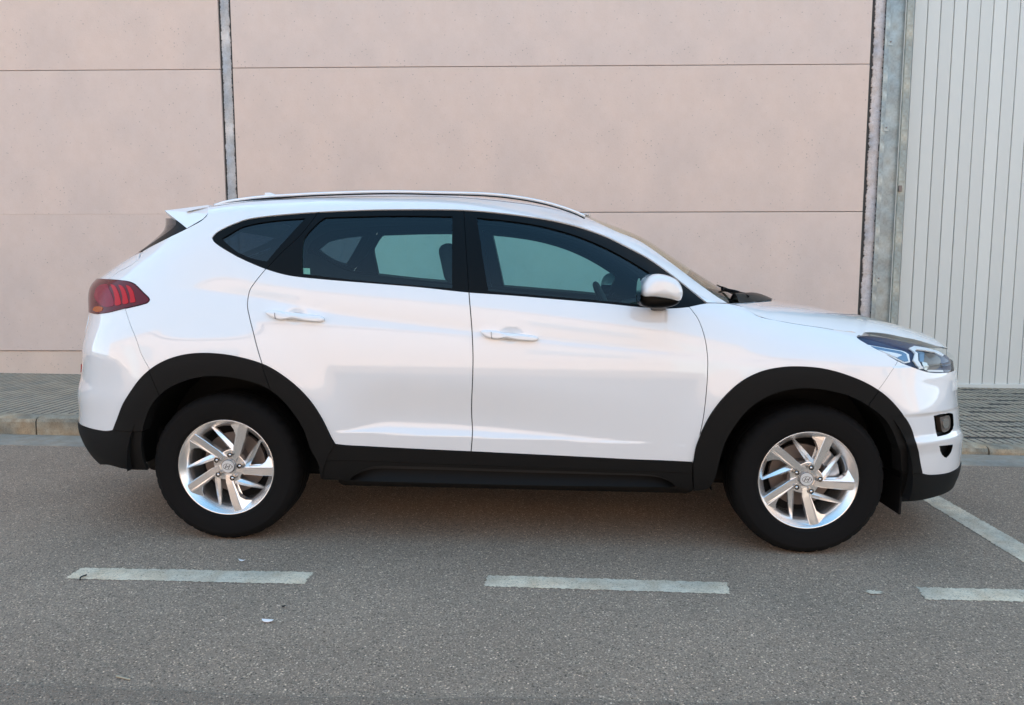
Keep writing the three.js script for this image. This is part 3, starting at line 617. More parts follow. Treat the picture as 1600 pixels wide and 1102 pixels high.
const headLow = curve(0, [[1339.8, 528.3], [1351.8, 536], [1373.6, 548], [1403, 564.5], [1425.9, 574], [1452, 582.2], [1480, 583]]);
const aHeadIn = XB + .83 * .98, hT = headTop[headTop.length - 1], hL = headLow[headLow.length - 1];
const headLamp = joinCurves(headTop, [[aHeadIn, hT[1] - .05], [aHeadIn + .02, hL[1] + .005]], rev(headLow));
const yRoof = (x) => roofEdgeY(x);
/* ------------------------------------------------ car panels */
const car = group('car'); tag(car, 'white compact crossover car with black wheel arch cladding parked along the kerb', 'car');
function pair(name, g, m, label, parents) {   // near side and its mirror image on the far side
  const n = mesh(name, g, m, parents ? parents[0] : car, label), f = mesh(name, mirrorZ(g), m, parents ? parents[1] : car, label); return [n, f];
}
// doors
const cLine = curve(1, [[415.5, 420], [440, 394], [470, 366], [497, 331.6]]), bLine = curve(1, [[732.7, 456.6], [729, 400], [725, 328.6]]);
const rearDoor = pair('rear_door', panel(1, joinCurves(cutCurve(cv.dloBot, P2(1, 415.5, 420), P2(1, 732.7, 456.6)), cv.midGap, rev(cv.rearDoorFoot), rev(cutCurve(cv.archR, P2(1, 409.5, 569), P2(1, 524, 694.5))), rev(cv.rearGap)), { da: .012, dy: .009 }), M.paint);
const fgEnd = P2(1, 1077, 479.3);
const frontDoor = pair('front_door', panel(0, joinCurves(cutCurve(cv.dloBot, P2(1, 732.7, 456.6), fgEnd), cv.frontGap, rev(cv.frontDoorFoot), rev(cv.midGap)), { da: .012, dy: .009 }), M.paint);
// side windows
const rearGlass = joinCurves(curve(1, [[472, 427.5], [473.5, 380], [476, 371], [503, 342.5], [509, 339.5]]), curve(1, [[509, 339.5], [580, 337.5], [640, 337], [706.5, 338]], false), curve(1, [[706.5, 338], [706, 450]], true), curve(1, [[706, 450], [640, 444.5], [560, 437.5], [472, 427.5]]));
const frontGlass = joinCurves(curve(1, [[745.5, 340], [796, 345], [847, 353], [898, 367], [936, 382], [974, 401], [1014, 425]]), curve(1, [[1014, 425], [1016, 432], [1006, 476]], true), curve(1, [[1006, 476], [948, 470], [872, 463.5], [763, 454.5]]), curve(1, [[763, 454.5], [745.5, 340]], true));
const quarterGlass = joinCurves(curve(1, [[347, 372.5], [372, 357.5], [400, 349], [440, 343.5], [476, 341]]), curve(1, [[476, 341], [416, 408]], true), curve(1, [[416, 408], [390, 402], [364, 388.5], [347, 372.5]]));
const rearFrame = joinCurves(cutCurve(cv.dloBot, P2(1, 415.5, 420), P2(1, 732.7, 456.6)), bLine, rev(cutCurve(cv.dloTop, P2(1, 497, 331.6), P2(1, 725, 328.6))), rev(cLine));
const frontFrame = joinCurves(cutCurve(cv.dloBot, P2(1, 732.7, 456.6), P2(1, 1104, 474)), rev(cutCurve(cv.dloTop, P2(1, 725, 328.6), P2(1, 1104, 474))), rev(bLine));
const quarterFrame = joinCurves(cutCurve(cv.dloTop, P2(1, 331.5, 371), P2(1, 497, 331.6)), rev(cLine), rev(cutCurve(cv.dloBot, P2(1, 331.5, 371), P2(1, 415.5, 420))));
pair('window_frame', panel(1, rearFrame, { off: -.003, gap: .0012, depth: .035, hole: rearGlass }), M.trim, null, rearDoor);
pair('window_frame', panel(1, frontFrame, { off: -.003, gap: .0012, depth: .035, hole: frontGlass }), M.trim, null, frontDoor);
pair('quarter_window_frame', panel(1, quarterFrame, { off: -.003, gap: .0012, depth: .03, hole: quarterGlass }), M.trim);
pair('window_glass', panel(1, rearGlass, { off: -.009, gap: -.004, depth: 0 }), M.glass, null, rearDoor);
pair('window_glass', panel(1, frontGlass, { off: -.009, gap: -.004, depth: 0 }), M.glass, null, frontDoor);
pair('quarter_window_glass', panel(1, quarterGlass, { off: -.009, gap: -.004, depth: 0 }), M.glassDark);
// side frame: rear quarter, roof side and windscreen pillar in one pressing
const pillarEdge = curve(1, [[905, 334], [925, 343.5], [960, 360], [999.5, 376.5], [1050, 411.5], [1096, 446], [1120, 463], [1139, 474.5]]);
const roofSide = []; { const s = P2(1, 325, 323), e = pillarEdge[0]; for (let i = 0; i <= 90; i++) { const x = lerp(-.17, e[0] - .02, i / 90); roofSide.push([x, yRoof(x)]); } }
const sideFrame = joinCurves(curve(1, [[1105, 473.5], [1139, 474.5]], true), rev(pillarEdge), rev(roofSide), curve(1, [[325, 323], [323.6, 334.6], [317.3, 342.3], [292, 357]]), cv.tailGap,
  cutCurve(tailLampOut, P2(1, 170, 437), P2(1, 195, 482.5)), cv.bumperRGap, cutCurve(cv.archR, P2(1, 234, 578.5), P2(1, 409.5, 569)), rev(cv.rearGap), rev(cutCurve(cv.dloBot, P2(1, 331.5, 371), P2(1, 415.5, 420))), cv.dloTop);
const sideFrames = pair('body_side', panel(1, sideFrame, { dy: .01 }), M.paint);
pair('pillar_trim', panel(1, sideFrame.filter((p) => true), { off: -.032, depth: 0, gap: .002, dy: .02 }), M.headliner, null, sideFrames);
// front wing
const bonnetCurve = curve(0, [[1139, 474.5], [1162, 480], [1182, 493], [1220, 502], [1280, 511.5], [1347.4, 521]]);
const wing = joinCurves(curve(0, [[1077, 479.3], [1105, 474], [1139, 474.5]]), bonnetCurve, curve(0, [[1347.4, 521], [1339.8, 528.3], [1351.8, 536], [1373.6, 548], [1403, 564.5]]), cv.bumperFGap, rev(cutCurve(cv.archF, P2(0, 1082.5, 722.5), P2(0, 1372, 610.5))), rev(cv.frontGap));
pair('front_wing', panel(0, wing, { gap: .0012 }), M.paint);
// bumpers
const fogHole = curve(0, [[1459, 650], [1469, 647.3], [1484, 645.2], [1489, 646.5], [1490, 652], [1490.5, 664], [1489, 671], [1485, 676.5], [1479, 679.5], [1465, 682.6], [1463.5, 678], [1461.8, 670], [1459, 650]], true);
const ventHole = curve(0, [[1467.7, 697], [1478, 696], [1489, 694.8], [1488.5, 700], [1486.5, 706.5], [1483, 712], [1479, 715.5], [1475.5, 714.5], [1472, 710.8], [1469.4, 704.8], [1467.7, 697]], true);
const bumpFLow = curve(0, [[1439.5, 739.4], [1450, 741.8], [1477, 740], { a: P2(0, 1477, 740)[0] + .12, y: P2(0, 1477, 740)[1] + .0 }, { a: A_NOSE, y: P2(0, 1477, 740)[1] + .01 }]);
const frontBumper = joinCurves(cv.bumperFGap, cutCurve(cv.archF, P2(0, 1372, 610.5), P2(0, 1439.5, 739.4)), bumpFLow, [[A_NOSE, .50], [A_NOSE - .5, .50], [A_NOSE - .52, hL[1] - .04], [aHeadIn + .02, hL[1] + .004]], rev(cutCurve(headLow, P2(0, 1403, 564.5), hL)));
{
  let poly = inset(frontBumper, .0002); const H1 = inset(fogHole, 0), H2 = inset(ventHole, 0); poly = keyhole(poly, H1);
  pair('front_bumper', panel(0, poly, { gap: 0, depth: 0, hole: H2, da: .024, dy: .008 }), M.paint);
}
pair('lamp_recess', panel(0, fogHole, { off: -.028, gap: -.004, depth: 0 }), M.trim); pair('vent_recess', panel(0, ventHole, { off: -.02, gap: -.003, depth: 0 }), M.trim);
for (const h of [fogHole, ventHole]) { const P = [], N = [], I = []; h.forEach((p, i) => { const [q, n] = Sn(0, ...p); for (const d of [0, -.028]) { P.push(q[0] + n[0] * d, q[1] + n[1] * d, q[2] + n[2] * d); } const k = i * 2, k2 = ((i + 1) % h.length) * 2; I.push(k, k + 1, k2, k2, k + 1, k2 + 1); }); pair('recess_rim', geo(P, I), M.trim); }
pair('fog_lamp', panel(0, curve(0, [[1470, 652], [1486, 649.5], [1488, 660], [1486.5, 671], [1475, 675.5], [1472, 665], [1470, 652]]), { off: -.006, depth: .02 }), M.lampBrown);
pair('fog_lamp_lens', panel(0, curve(0, [[1475, 655.5], [1483, 654], [1485, 662], [1483, 669], [1477, 670.5], [1474, 663], [1475, 655.5]]), { off: -.003, depth: .004 }), M.lampChrome);
const frontLower = joinCurves(bumpFLow, [[A_NOSE, .24], [A_NOSE - .45, .225]], curve(0, [{ a: P2(0, 1465, 775)[0] + .15, y: .235 }, [1440, 781], [1404, 784]]), curve(0, [[1404, 784], [1407, 760], [1408, 738], [1439.5, 739.4]], true));
pair('lower_front_bumper', panel(0, frontLower, { off: .004 }), M.cladding);
const grille = joinCurves([[A_NOSE - .5, .50], [A_NOSE, .50], [A_NOSE, .86], [A_NOSE - .45, .86], [A_NOSE - .52, hL[1] - .04]]);
pair('grille', panel(0, grille, { off: -.01 }), M.trim);
const bumpRLow = curve(1, [[177.8, 672], [165, 673.5], [148, 671], [134, 667], { a: P2(1, 134, 667)[0] - .1, y: P2(1, 134, 667)[1] }, { a: A_REAR, y: P2(1, 134, 667)[1] + .02 }]);
const rearBumper = joinCurves(cv.bumperRGap, rev(cutCurve(cv.archR, P2(1, 177.8, 672), P2(1, 234, 578.5))), bumpRLow, [[A_REAR, .83], [aTailIn + .02, .86], [aTailIn, P2(1, 152, 491)[1]]], rev(cutCurve(tailLampOut, P2(1, 195, 482.5), P2(1, 152, 491))));
pair('rear_bumper', panel(1, rearBumper, { da: .024, dy: .01, gap: .0002 }), M.paint);
const rearLower = joinCurves(bumpRLow, [[A_REAR, .28], [A_REAR + .5, .26]], curve(1, [{ a: P2(1, 172, 727)[0] - .14, y: P2(1, 172, 727)[1] - .03 }, [172, 727], [195, 733], [232, 735]]), curve(1, [[232, 735], [224, 716], [222, 690], [223, 674]], true), curve(1, [[223, 674], [177.8, 672]], true));
pair('lower_rear_bumper', panel(1, rearLower, { off: .003 }), M.cladding);
pair('rear_reflector', panel(1, [[aTailIn - .22, .775], [aTailIn + .045, .788], [aTailIn + .01, .74], [aTailIn - .22, .735]], { off: .003, depth: .006, dy: .008 }), M.lampRedBright);
// tailgate and rear window
const glassLow = P2(1, 200, 405);
const tailgate = joinCurves(cutCurve(cv.tailGap, P2(1, 222.5, 393.5), P2(1, 170, 437)), [[aTailIn, P2(1, 170, 437)[1]], [aTailIn, P2(1, 152, 491)[1]], [aTailIn + .02, .86], [A_REAR, .83], [A_REAR, glassLow[1] - .03]], curve(1, [{ a: A_REAR, y: glassLow[1] - .03 }, { a: A_REAR + .5, y: glassLow[1] - .02 }, [222.5, 393.5]]));
pair('tailgate', panel(1, tailgate), M.paint);
const gT = P2(1, 292, 357);
const rearScreen = joinCurves(curve(1, [{ a: A_REAR, y: glassLow[1] - .03 }, { a: A_REAR + .5, y: glassLow[1] - .02 }, [222.5, 393.5]]), curve(1, [[222.5, 393.5], [257, 374.5], [292, 357]]), [[gT[0] - .13, gT[1] + .045], [A_REAR + .3, 1.53], [A_REAR, 1.53]]);
pair('rear_window', panel(1, rearScreen, { off: -.004 }), M.glassDark);
pair('rear_window_border', panel(1, joinCurves(curve(1, [[222.5, 393.5], [257, 374.5], [292, 357]]), [[gT[0] - .14, gT[1] + .045]], curve(1, [{ a: gT[0] - .13, y: gT[1] + .02 }, { a: P2(1, 222.5, 393.5)[0] - .10, y: P2(1, 222.5, 393.5)[1] }])), { off: -.001, depth: 0 }), M.trim);
// windscreen
const aS = (y) => xScreen(y) - LS + LS * Math.PI / 2 - 1e-4;
const scr = []; for (let i = 0; i <= 30; i++) { const y = lerp(1.125, 1.556, i / 30); scr.push([aS(y), y]); }
{
  const top = pillarEdge[0], low = pillarEdge[pillarEdge.length - 1];
  const a = joinCurves(pillarEdge, [[low[0] + .1, 1.115], ...scr, [top[0] + .2, top[1] + .012]]);
  pair('windscreen', panel(1, a, { off: -.004, da: .04, dy: .02, depth: 0 }), M.screen);
}
/* cladding */
const sillTopR = cv.rearDoorFoot, sillTopF = cv.frontDoorFoot;
const archRearClad = joinCurves(cv.archR, curve(1, [[524, 694.5], [512, 712], [502, 748]]), rev(cv.archRi), curve(1, [[232, 735], [224, 716], [222, 690], [223, 674]], true), curve(1, [[223, 674], [177.8, 672]], true));
{
  const g1 = curve(1, [[234, 578.5], [250, 617]], true), g2 = curve(1, [[409.5, 569], [424, 610]], true), inn = cv.archRi;
  const seg = (A0, A1, I0, I1, capA, capB) => joinCurves(cutCurve(cv.archR, A0, A1), capA, cutCurve(inn, I1, I0), capB);
  pair('wheel_arch_cladding', panel(1, joinCurves(cutCurve(cv.archR, P2(1, 177.8, 672), P2(1, 234, 578.5)), g1, cutCurve(inn, P2(1, 250, 617), P2(1, 223, 674)), curve(1, [[222, 674], [177.8, 672]], true)), { off: .010, gap: .0012, depth: .06, da: .02 }), M.cladding);
  pair('wheel_arch_cladding', panel(1, joinCurves(cutCurve(cv.archR, P2(1, 234, 578.5), P2(1, 409.5, 569)), g2, cutCurve(inn, P2(1, 424, 610), P2(1, 250, 617)), rev(g1)), { off: .010, gap: .0012, depth: .06, da: .02 }), M.cladding);
  pair('wheel_arch_cladding', panel(1, joinCurves(cutCurve(cv.archR, P2(1, 409.5, 569), P2(1, 524, 694.5)), curve(1, [[524, 694.5], [512, 715], [502, 748]]), cutCurve(inn, P2(1, 502, 748), P2(1, 424, 610)), rev(g2)), { off: .010, gap: .0012, depth: .06, da: .02 }), M.cladding);
  const f1 = curve(0, [[1372, 610.5], [1357, 630]], true);
  pair('wheel_arch_cladding', panel(0, joinCurves(cutCurve(cv.archF, P2(0, 1082.5, 722.5), P2(0, 1372, 610.5)), f1, cutCurve(cv.archFi, P2(0, 1357, 634), P2(0, 1083, 766))), { off: .010, gap: .0012, depth: .06, da: .02 }), M.cladding);
  pair('wheel_arch_cladding', panel(0, joinCurves(cutCurve(cv.archF, P2(0, 1372, 610.5), P2(0, 1439.5, 739.4)), curve(0, [[1439.5, 739.4], [1407, 738]], true), cutCurve(cv.archFi, P2(0, 1406, 738), P2(0, 1357, 634)), rev(f1)), { off: .010, gap: .0012, depth: .06, da: .02 }), M.cladding);
}
const sillMid = curve(1, [[506, 718.5], [640, 723], [800, 729], [950, 734.5], [1082, 739.5]]);
pair('sill_cladding', panel(1, joinCurves(curve(1, [[524, 694.5], [514, 710], [506, 718.5]]), sillMid, curve(1, [[1082, 739.5], [1082.5, 722.5]], true), rev(cv.frontDoorFoot), rev(cv.rearDoorFoot)), { off: .006, gap: .001, depth: .03 }), M.cladding);
const scallop = curve(1, [[546, 750], [560, 738], [580, 729.5], [640, 729], [800, 734], [950, 739], [1020, 742.5], [1040, 748], [1056, 760]]);
pair('sill_cladding', panel(1, joinCurves(curve(1, [[506, 718.5], [502, 749]], true), curve(1, [[502, 749], [546, 750]], true), scallop, curve(1, [[1056, 760], [1083, 766]], true), curve(1, [[1083, 766], [1082, 739.5]], true), rev(sillMid)), { off: .003, gap: .0012, depth: .05 }), M.cladding);
{ // flared lower sill inside the scallop, leaning outwards so that it mirrors the light above
  const lo = curve(1, [[546, 750], [700, 753.5], [880, 757], [1056, 760]]), P = [], I = [], n = 40;
  for (let i = 0; i <= n; i++) { const up = scallop[Math.round(i / n * (scallop.length - 1))], a = up[0], yb = pchip([[lo[0][0], lo[0][1]], [lo[Math.floor(lo.length / 2)][0], lo[Math.floor(lo.length / 2)][1]], [lo[lo.length - 1][0], lo[lo.length - 1][1]]])(a), U = S(1, a, up[1]), z0 = U[2] - .05, m = 5; for (let k = 0; k <= m; k++) { const t = k / m; P.push(a, lerp(up[1] + .002, yb - .004, t), z0 + .045 * Math.pow(t, 1.4)); } if (i < n) for (let k = 0; k < m; k++) { const q = i * (m + 1) + k; I.push(q, q + 1, q + m + 1, q + 1, q + m + 2, q + m + 1); } }
  pair('sill_step', geo(P, I), M.cladding);
}
// lining behind the pillars between the panes
pair('pillar_lining', panel(1, joinCurves(curve(1, [[711, 333], [741, 334], [757, 452], [712, 447], [711, 333]], true)), { off: -.03, gap: 0, depth: 0 }), M.trim);
pair('pillar_lining', panel(1, joinCurves(curve(1, [[458, 342.5], [506, 336.5], [478, 368], [474, 380], [474, 424], [402, 404], [458, 342.5]], true)), { off: -.03, gap: 0, depth: 0 }), M.trim);
{ // dark seal and lining round the whole window opening, inside
  const dlo = joinCurves(cv.dloTop, rev(cv.dloBot)), inn = inset(dlo, .006);
  pair('opening_lining', panel(1, inset(dlo, -.035), { off: -.034, gap: 0, depth: 0, hole: inn, da: .02 }), M.trim);
}
/* ------------------------------------------------ bonnet, roof, spoiler, rails */
function topPatch(edge, centre, crownP, nz, off = 0) {   // edge: 3D points on the near side, centre: 3D points on the centre plane; full width, symmetric
  const P = [], I = [], w = 2 * nz + 1;
  edge.forEach((e, i) => {
    const c = centre[i], p = crownP(i);
    for (let k = -nz; k <= nz; k++) { const t = 1 - Math.abs(k) / nz, s = 1 - t, g = 1 - Math.pow(s, p); P.push(lerp(c[0], e[0], s * s), lerp(e[1], c[1], g) + off, e[2] * k / nz); }
  });
  for (let i = 0; i < edge.length - 1; i++) for (let k = 0; k < w - 1; k++) { const q = i * w + k; I.push(q, q + 1, q + w, q + 1, q + w + 1, q + w); }
  return geo(P, I);
}
{
  const e0 = joinCurves(bonnetCurve, headTop.slice(2), [[aHeadIn, hT[1] - .028], [A_NOSE - .2, .885], [A_NOSE, .875]]), ed = [], ce = [];
  const fine = curve(0, e0.filter((p, i) => i % 5 === 0 || i === e0.length - 1).map((p) => ({ a: p[0], y: p[1] })), false, .03), n = fine.length;
  const xN = S(0, A_NOSE, .875)[0];
  fine.forEach((p, i) => { const q = S(0, p[0], p[1]); ed.push(q); const u = i / (n - 1), cx = lerp(2.70, xN, Math.pow(u, .9)); ce.push([Math.max(cx, q[0] + .001), 0, 0]); });
  const hp = [[1200, 469.5], [1241, 473], [1310, 486], [1340, 491.5], [1367.5, 498.5], [1402, 509], [1436.5, 521], [1465, 535], [1480, 545]].map(([x, y]) => atZ(x, y, .15)); console.log('bonnet', hp.map((p) => p.x.toFixed(2) + ',' + p.y.toFixed(3)).join(' '));
  const hC = pchip([[2.4, 1.175], ...hp.filter((p) => p.x < xN - .03).map((p) => [p.x, p.y]), [xN, .878]]);
  ce.forEach((c, i) => { c[1] = Math.max(hC(Math.min(c[0], xN)), ed[i][1] + .0005); });
  mesh('bonnet', topPatch(ed, ce, (i) => clamp(.42 * Math.abs(ed[i][2]) / Math.max(.004, ce[i][1] - ed[i][1]), 1.6, 7), 40), M.paint, car);
}
const roofE = [], roofC = [];
{
  const e = pillarEdge[0], eX = S(1, e[0], e[1]); const n = 70;
  for (let i = 0; i <= n; i++) { const x = lerp(-.40, e[0], i / n), y = i === n ? e[1] : yRoof(x), q = S(1, x, y); roofE.push(q); const bow = sst(.55, 1, i / n); roofC.push([q[0] + .085 * bow, q[1] + lerp(.03, .014, bow), 0]); }
  const cr = (i) => clamp(.45 * Math.abs(roofE[i][2]) / .03, 2, 7);
  mesh('roof', topPatch(roofE, roofC, cr, 24), M.paint, car);
  mesh('headliner', topPatch(roofE.map((p) => [p[0], p[1] - .035, p[2] - .02]), roofC.map((p) => [p[0], p[1] - .03, 0]), cr, 12), M.headliner, car);
}
// loft a closed outline along a direction with rounded end
function puff(pts, dir, depth, { e = 3, K = 8, start = 0, back = false } = {}) {
  const c = pts.reduce((s, p) => s.add(p), V(0, 0, 0)).multiplyScalar(1 / pts.length), P = [], I = [], n = pts.length, prof = [];
  if (back) for (let k = K; k > 0; k--) { const t = k / K; prof.push([-start * t, Math.pow(Math.max(0, 1 - Math.pow(t, e)), 1 / e)]); } else if (start) prof.push([-start, 1]);
  for (let k = 0; k <= K; k++) { const th = k / K * Math.PI / 2; prof.push([depth * Math.pow(Math.sin(th), 2 / e), Math.pow(Math.max(0, Math.cos(th)), 2 / e)]); }
  for (const [d, s] of prof) for (const p of pts) { const q = c.clone().lerp(p, Math.max(s, .002)).addScaledVector(dir, d); P.push(q.x, q.y, q.z); }
  for (let k = 0; k < prof.length - 1; k++) for (let i = 0; i < n; i++) { const a = k * n + i, b = k * n + (i + 1) % n; I.push(a, b, a + n, b, b + n, a + n); }
  return geo(P, I);
}
function smoothLoop(pts, n) { const c = new THREE.CatmullRomCurve3(pts, true, 'centripetal'); return c.getSpacedPoints(n).slice(0, n); }
{ // spoiler over the rear window
  const px = [[252.5, 329], [290, 324.5], [326, 321], [324.5, 334.6], [317.5, 342.3], [292.5, 357], [257.5, 337.5]];
  const o = px.map(([x, y], j) => { if (j >= 2 && j <= 5) { const [a, yy] = inv(1, x, y), [p, n] = Sn(1, a, yy); return V(p[0] + n[0] * .002, p[1] + n[1] * .002, p[2] + n[2] * .002); } return atZ(x, y, j === 1 ? .58 : .56); });
  const P = [], I = [], N = 28, m = o.length;
  for (let k = -N; k <= N; k++) { const t = k / N, q = t * t; o.forEach((p, j) => { const tip = j === 0 || j === 6; P.push(p.x - (tip ? .06 : .05) * (1 - q) + (tip ? .015 * Math.pow(q, 6) : 0), p.y + .02 * (1 - q), p.z * t); }); }
  for (let k = 0; k < 2 * N; k++) for (let j = 0; j < m; j++) { const a = k * m + j, b = k * m + (j + 1) % m; I.push(a, b, a + m, b, b + m, a + m); }
  for (const b of [0, 2 * N * m]) for (let j = 1; j < m - 1; j++) I.push(b, b + j, b + j + 1);
  const g = geo(P, I).toNonIndexed(); g.computeVertexNormals(); mesh('spoiler', g, M.paint, car);
}
function ribbon(pts, w, h, nrm) {   // rounded bar along a path; w along nrm x tangent, h along nrm
  const c = new THREE.CatmullRomCurve3(pts), n = pts.length * 6, P = [], I = [], m = 10;
  for (let i = 0; i <= n; i++) {
    const t = i / n, p = c.getPoint(t), tg = c.getTangent(t), sd = V(...nrm).cross(tg).normalize(), up = tg.clone().cross(sd).normalize();
    for (let k = 0; k < m; k++) { const th = k / m * 2 * Math.PI, cx = Math.sign(Math.cos(th)) * Math.pow(Math.abs(Math.cos(th)), .6) * w / 2, cy = Math.sign(Math.sin(th)) * Math.pow(Math.abs(Math.sin(th)), .6) * h / 2; P.push(p.x + sd.x * cx + up.x * cy, p.y + sd.y * cx + up.y * cy, p.z + sd.z * cx + up.z * cy); }
    if (i < n) for (let k = 0; k < m; k++) { const a = i * m + k, b = i * m + (k + 1) % m; I.push(a, b, a + m, b, b + m, a + m); }
  }
  for (const b of [0, n * m]) for (let k = 1; k < m - 1; k++) I.push(b, b + k, b + k + 1);
  return geo(P, I);
}
{
  const rp = [[336, 321], [354, 315.5], [379.5, 311.3], [405, 308.2], [456, 305], [500, 302.6], [603, 299.8], [679, 301], [771, 304], [821.7, 310.3], [860, 318.6], [898, 331], [914, 338.5]].map(([x, y]) => { const v = atZ(x, y, .59); v.z = .59 - .0 * v.x; return v; });
  pair('roof_rail', ribbon(rp, .026, .013, [0, 1, 0]), M.rail);
  pair('rail_base', ribbon(rp.map((p) => p.clone().add(V(0, -.009, -.004))), .016, .006, [0, 1, 0]), M.darkGap);
  const f = atZ(414, 301, 0), s = new THREE.Shape([[0, 0], [.01, .036], [.03, .037], [.16, 0]].map((p) => new THREE.Vector2(...p)));
  const g = new THREE.ExtrudeGeometry(s, { depth: .02, bevelSize: .008, bevelThickness: .012, bevelSegments: 3 }); g.translate(f.x, f.y - .045, -.01); mesh('aerial_fin', g, M.paint, car);
}
/* ------------------------------------------------ lamps */
{
  const lens = pair('tail_lamp', panel(1, tailLamp, { off: .004, depth: .03, gap: .001, dy: .008, da: .015 }), M.lampRed);
  const st = (pts, m, off = .0055) => pair('lamp_element', panel(1, curve(1, pts), { off, depth: .002, gap: 0, dy: .006, da: .01 }), m, null, lens);
  for (const dx of [0, 12.2, 24]) st([[174 + dx, 445 + dx * .05], [180 + dx, 447 + dx * .06], [185 + dx, 455 + dx * .05], [189 + dx * .96, 468 + dx * .02], [190 + dx * .95, 475.5 - dx * .16], [181 + dx * .98, 477.5 - dx * .16], [180.5 + dx, 466], [178 + dx, 455 + dx * .04], [174 + dx, 445 + dx * .05]], M.lampRedBright);
  st([[150, 454], [156, 447], [168, 445], [171, 451], [176, 462], [179, 477], [164, 479.5], [154, 473], [148.5, 464], [150, 454]], M.lampPink, .0052);
  st([[146, 485], [149, 480], [162, 481.5], [161, 485.5], [153, 488], [146, 485]], M.lampAmber);
}
{
  const base = pair('headlamp', panel(0, headLamp, { off: -.022, gap: -.002, depth: 0, da: .015, dy: .008 }), M.lampNavy);
  const el = (pts, m, off, straight = true) => pair('lamp_element', panel(0, curve(0, pts, straight), { off, depth: .006, gap: 0, dy: .006, da: .01 }), m, null, base);
  el([[1359, 535], [1412, 544], [1418, 546], [1427, 564], [1418, 566.5], [1400, 557], [1372, 544], [1359, 535]], M.lampWhite, -.016);
  el([[1364, 537.3], [1411, 545.8], [1416, 548], [1423.5, 562.6], [1418, 564.2], [1401, 555], [1374, 542.8], [1364, 537.3]], M.lampSteel, -.0135);
  el([[1376, 544], [1402, 549], [1413, 553], [1405, 557], [1396, 553.5], [1376, 544]], M.lampWhite, -.012);
  el([[1423, 541], [1430, 537.5], [1450, 540.5], [1470, 547], [1478, 552], [1477, 555], [1466, 549.5], [1448, 544.5], [1434, 543], [1432, 546], [1438, 562], [1446, 576], [1440, 577.5], [1430, 562], [1423, 541]], M.lampWhite, -.010);
  el([[1434, 545], [1446, 547], [1448, 556], [1447, 565], [1441, 563], [1434, 545]], M.lampSteel, -.013);
  el([[1447, 547], [1464, 551], [1473, 557], [1474, 569], [1470, 576], [1450, 575.5], [1445, 566], [1449, 556], [1447, 547]], M.lampBrown, -.014, false);
  el([[1444, 564], [1452, 566], [1456, 572], [1451, 579], [1446, 576], [1444, 564]], M.lampChrome, -.011);
  el([[1452, 578], [1478, 578.5], [1479, 581], [1455, 581], [1452, 578]], M.lampWhite, -.012);
  pair('lamp_cover', panel(0, headLamp, { off: .002, gap: .001, depth: .02, da: .015, dy: .008 }), M.glassClear, null, base);
}
/* ------------------------------------------------ mirrors, handles, wipers */
{
  const ol = (pts, z) => smoothLoop(pts.map(([x, y]) => atZ(x, y, z)), 48);
  const cap = ol([[1000.8, 457], [1004.6, 442.6], [1012, 432.5], [1022.4, 428], [1040, 430], [1055.5, 437.6], [1063, 449], [1064.5, 459], [1061, 469], [1056, 470], [1045, 467.5], [1020, 464], [1003, 462.5]], 1.0);
  const low = ol([[999.8, 458], [1010, 457], [1050, 461], [1062, 468], [1058, 475], [1036, 481.5], [1008, 480], [1000, 474]], .975);
  const mm = [group('door_mirror', car), group('door_mirror', car)];
  pair('mirror_cap', puff(cap, V(.05, 0, 1).normalize(), .075, { e: 3.4, K: 12, start: .07 }), M.paint, null, mm);
  pair('mirror_housing', puff(low, V(.05, 0, 1).normalize(), .045, { e: 2.8, K: 8, start: .07 }), M.trim, null, mm);
  pair('mirror_stalk', ribbon([V(1.97, 1.118, .84), V(1.965, 1.122, .90), V(1.95, 1.14, .96)], .07, .035, [0, 1, 0]), M.trim, null, mm);
  const mg = new THREE.CircleGeometry(.062, 28); mg.scale(1.15, .85, 1); mg.rotateY(-Math.PI / 2); mg.translate(1.863, 1.195, .99); pair('mirror_glass', mg, M.chrome, null, mm);
}
function handle(pts, door, seam) {
  const out = pts.map(([x, y]) => { const [a, yy] = inv(1, x, y), [p, n] = Sn(1, a, yy); return V(p[0] + n[0] * .012, p[1] + n[1] * .012, p[2] + n[2] * .012); });
  pair('door_handle', puff(smoothLoop(out, 40), V(0, .1, 1).normalize(), .013, { e: 2.6, K: 7, start: .016 }), M.paint, null, door);
  const cx = pts.reduce((s, p) => s + p[0], 0) / pts.length, cy = pts.reduce((s, p) => s + p[1], 0) / pts.length, w = Math.max(...pts.map((p) => p[0])) - Math.min(...pts.map((p) => p[0]));
  const [p0, n0] = Sn(1, ...inv(1, ...seam[0])), [p1, n1] = Sn(1, ...inv(1, ...seam[1])), o = .0238;
  pair('handle_joint', ribbon([V(p0[0], p0[1], p0[2] + o), V((p0[0] + p1[0]) / 2 - .001, (p0[1] + p1[1]) / 2, (p0[2] + p1[2]) / 2 + o + .0015), V(p1[0], p1[1], p1[2] + o)], .0016, .003, [0, 0, 1]), M.rubber, null, door);
}
handle([[415, 488], [430, 486.6], [450, 487.6], [480, 491.5], [503, 495.5], [508.5, 499.5], [505, 503], [488, 503.6], [455, 501], [436, 500.5], [422, 495]], rearDoor, [[432, 488.5], [433, 498]]);
handle([[751, 518], [766, 516.4], [790, 518.5], [815, 522], [836, 525.8], [842.5, 529.5], [838, 533], [815, 533], [788, 531], [770, 530.4], [757, 526]], frontDoor, [[768, 518], [769, 528.5]]);
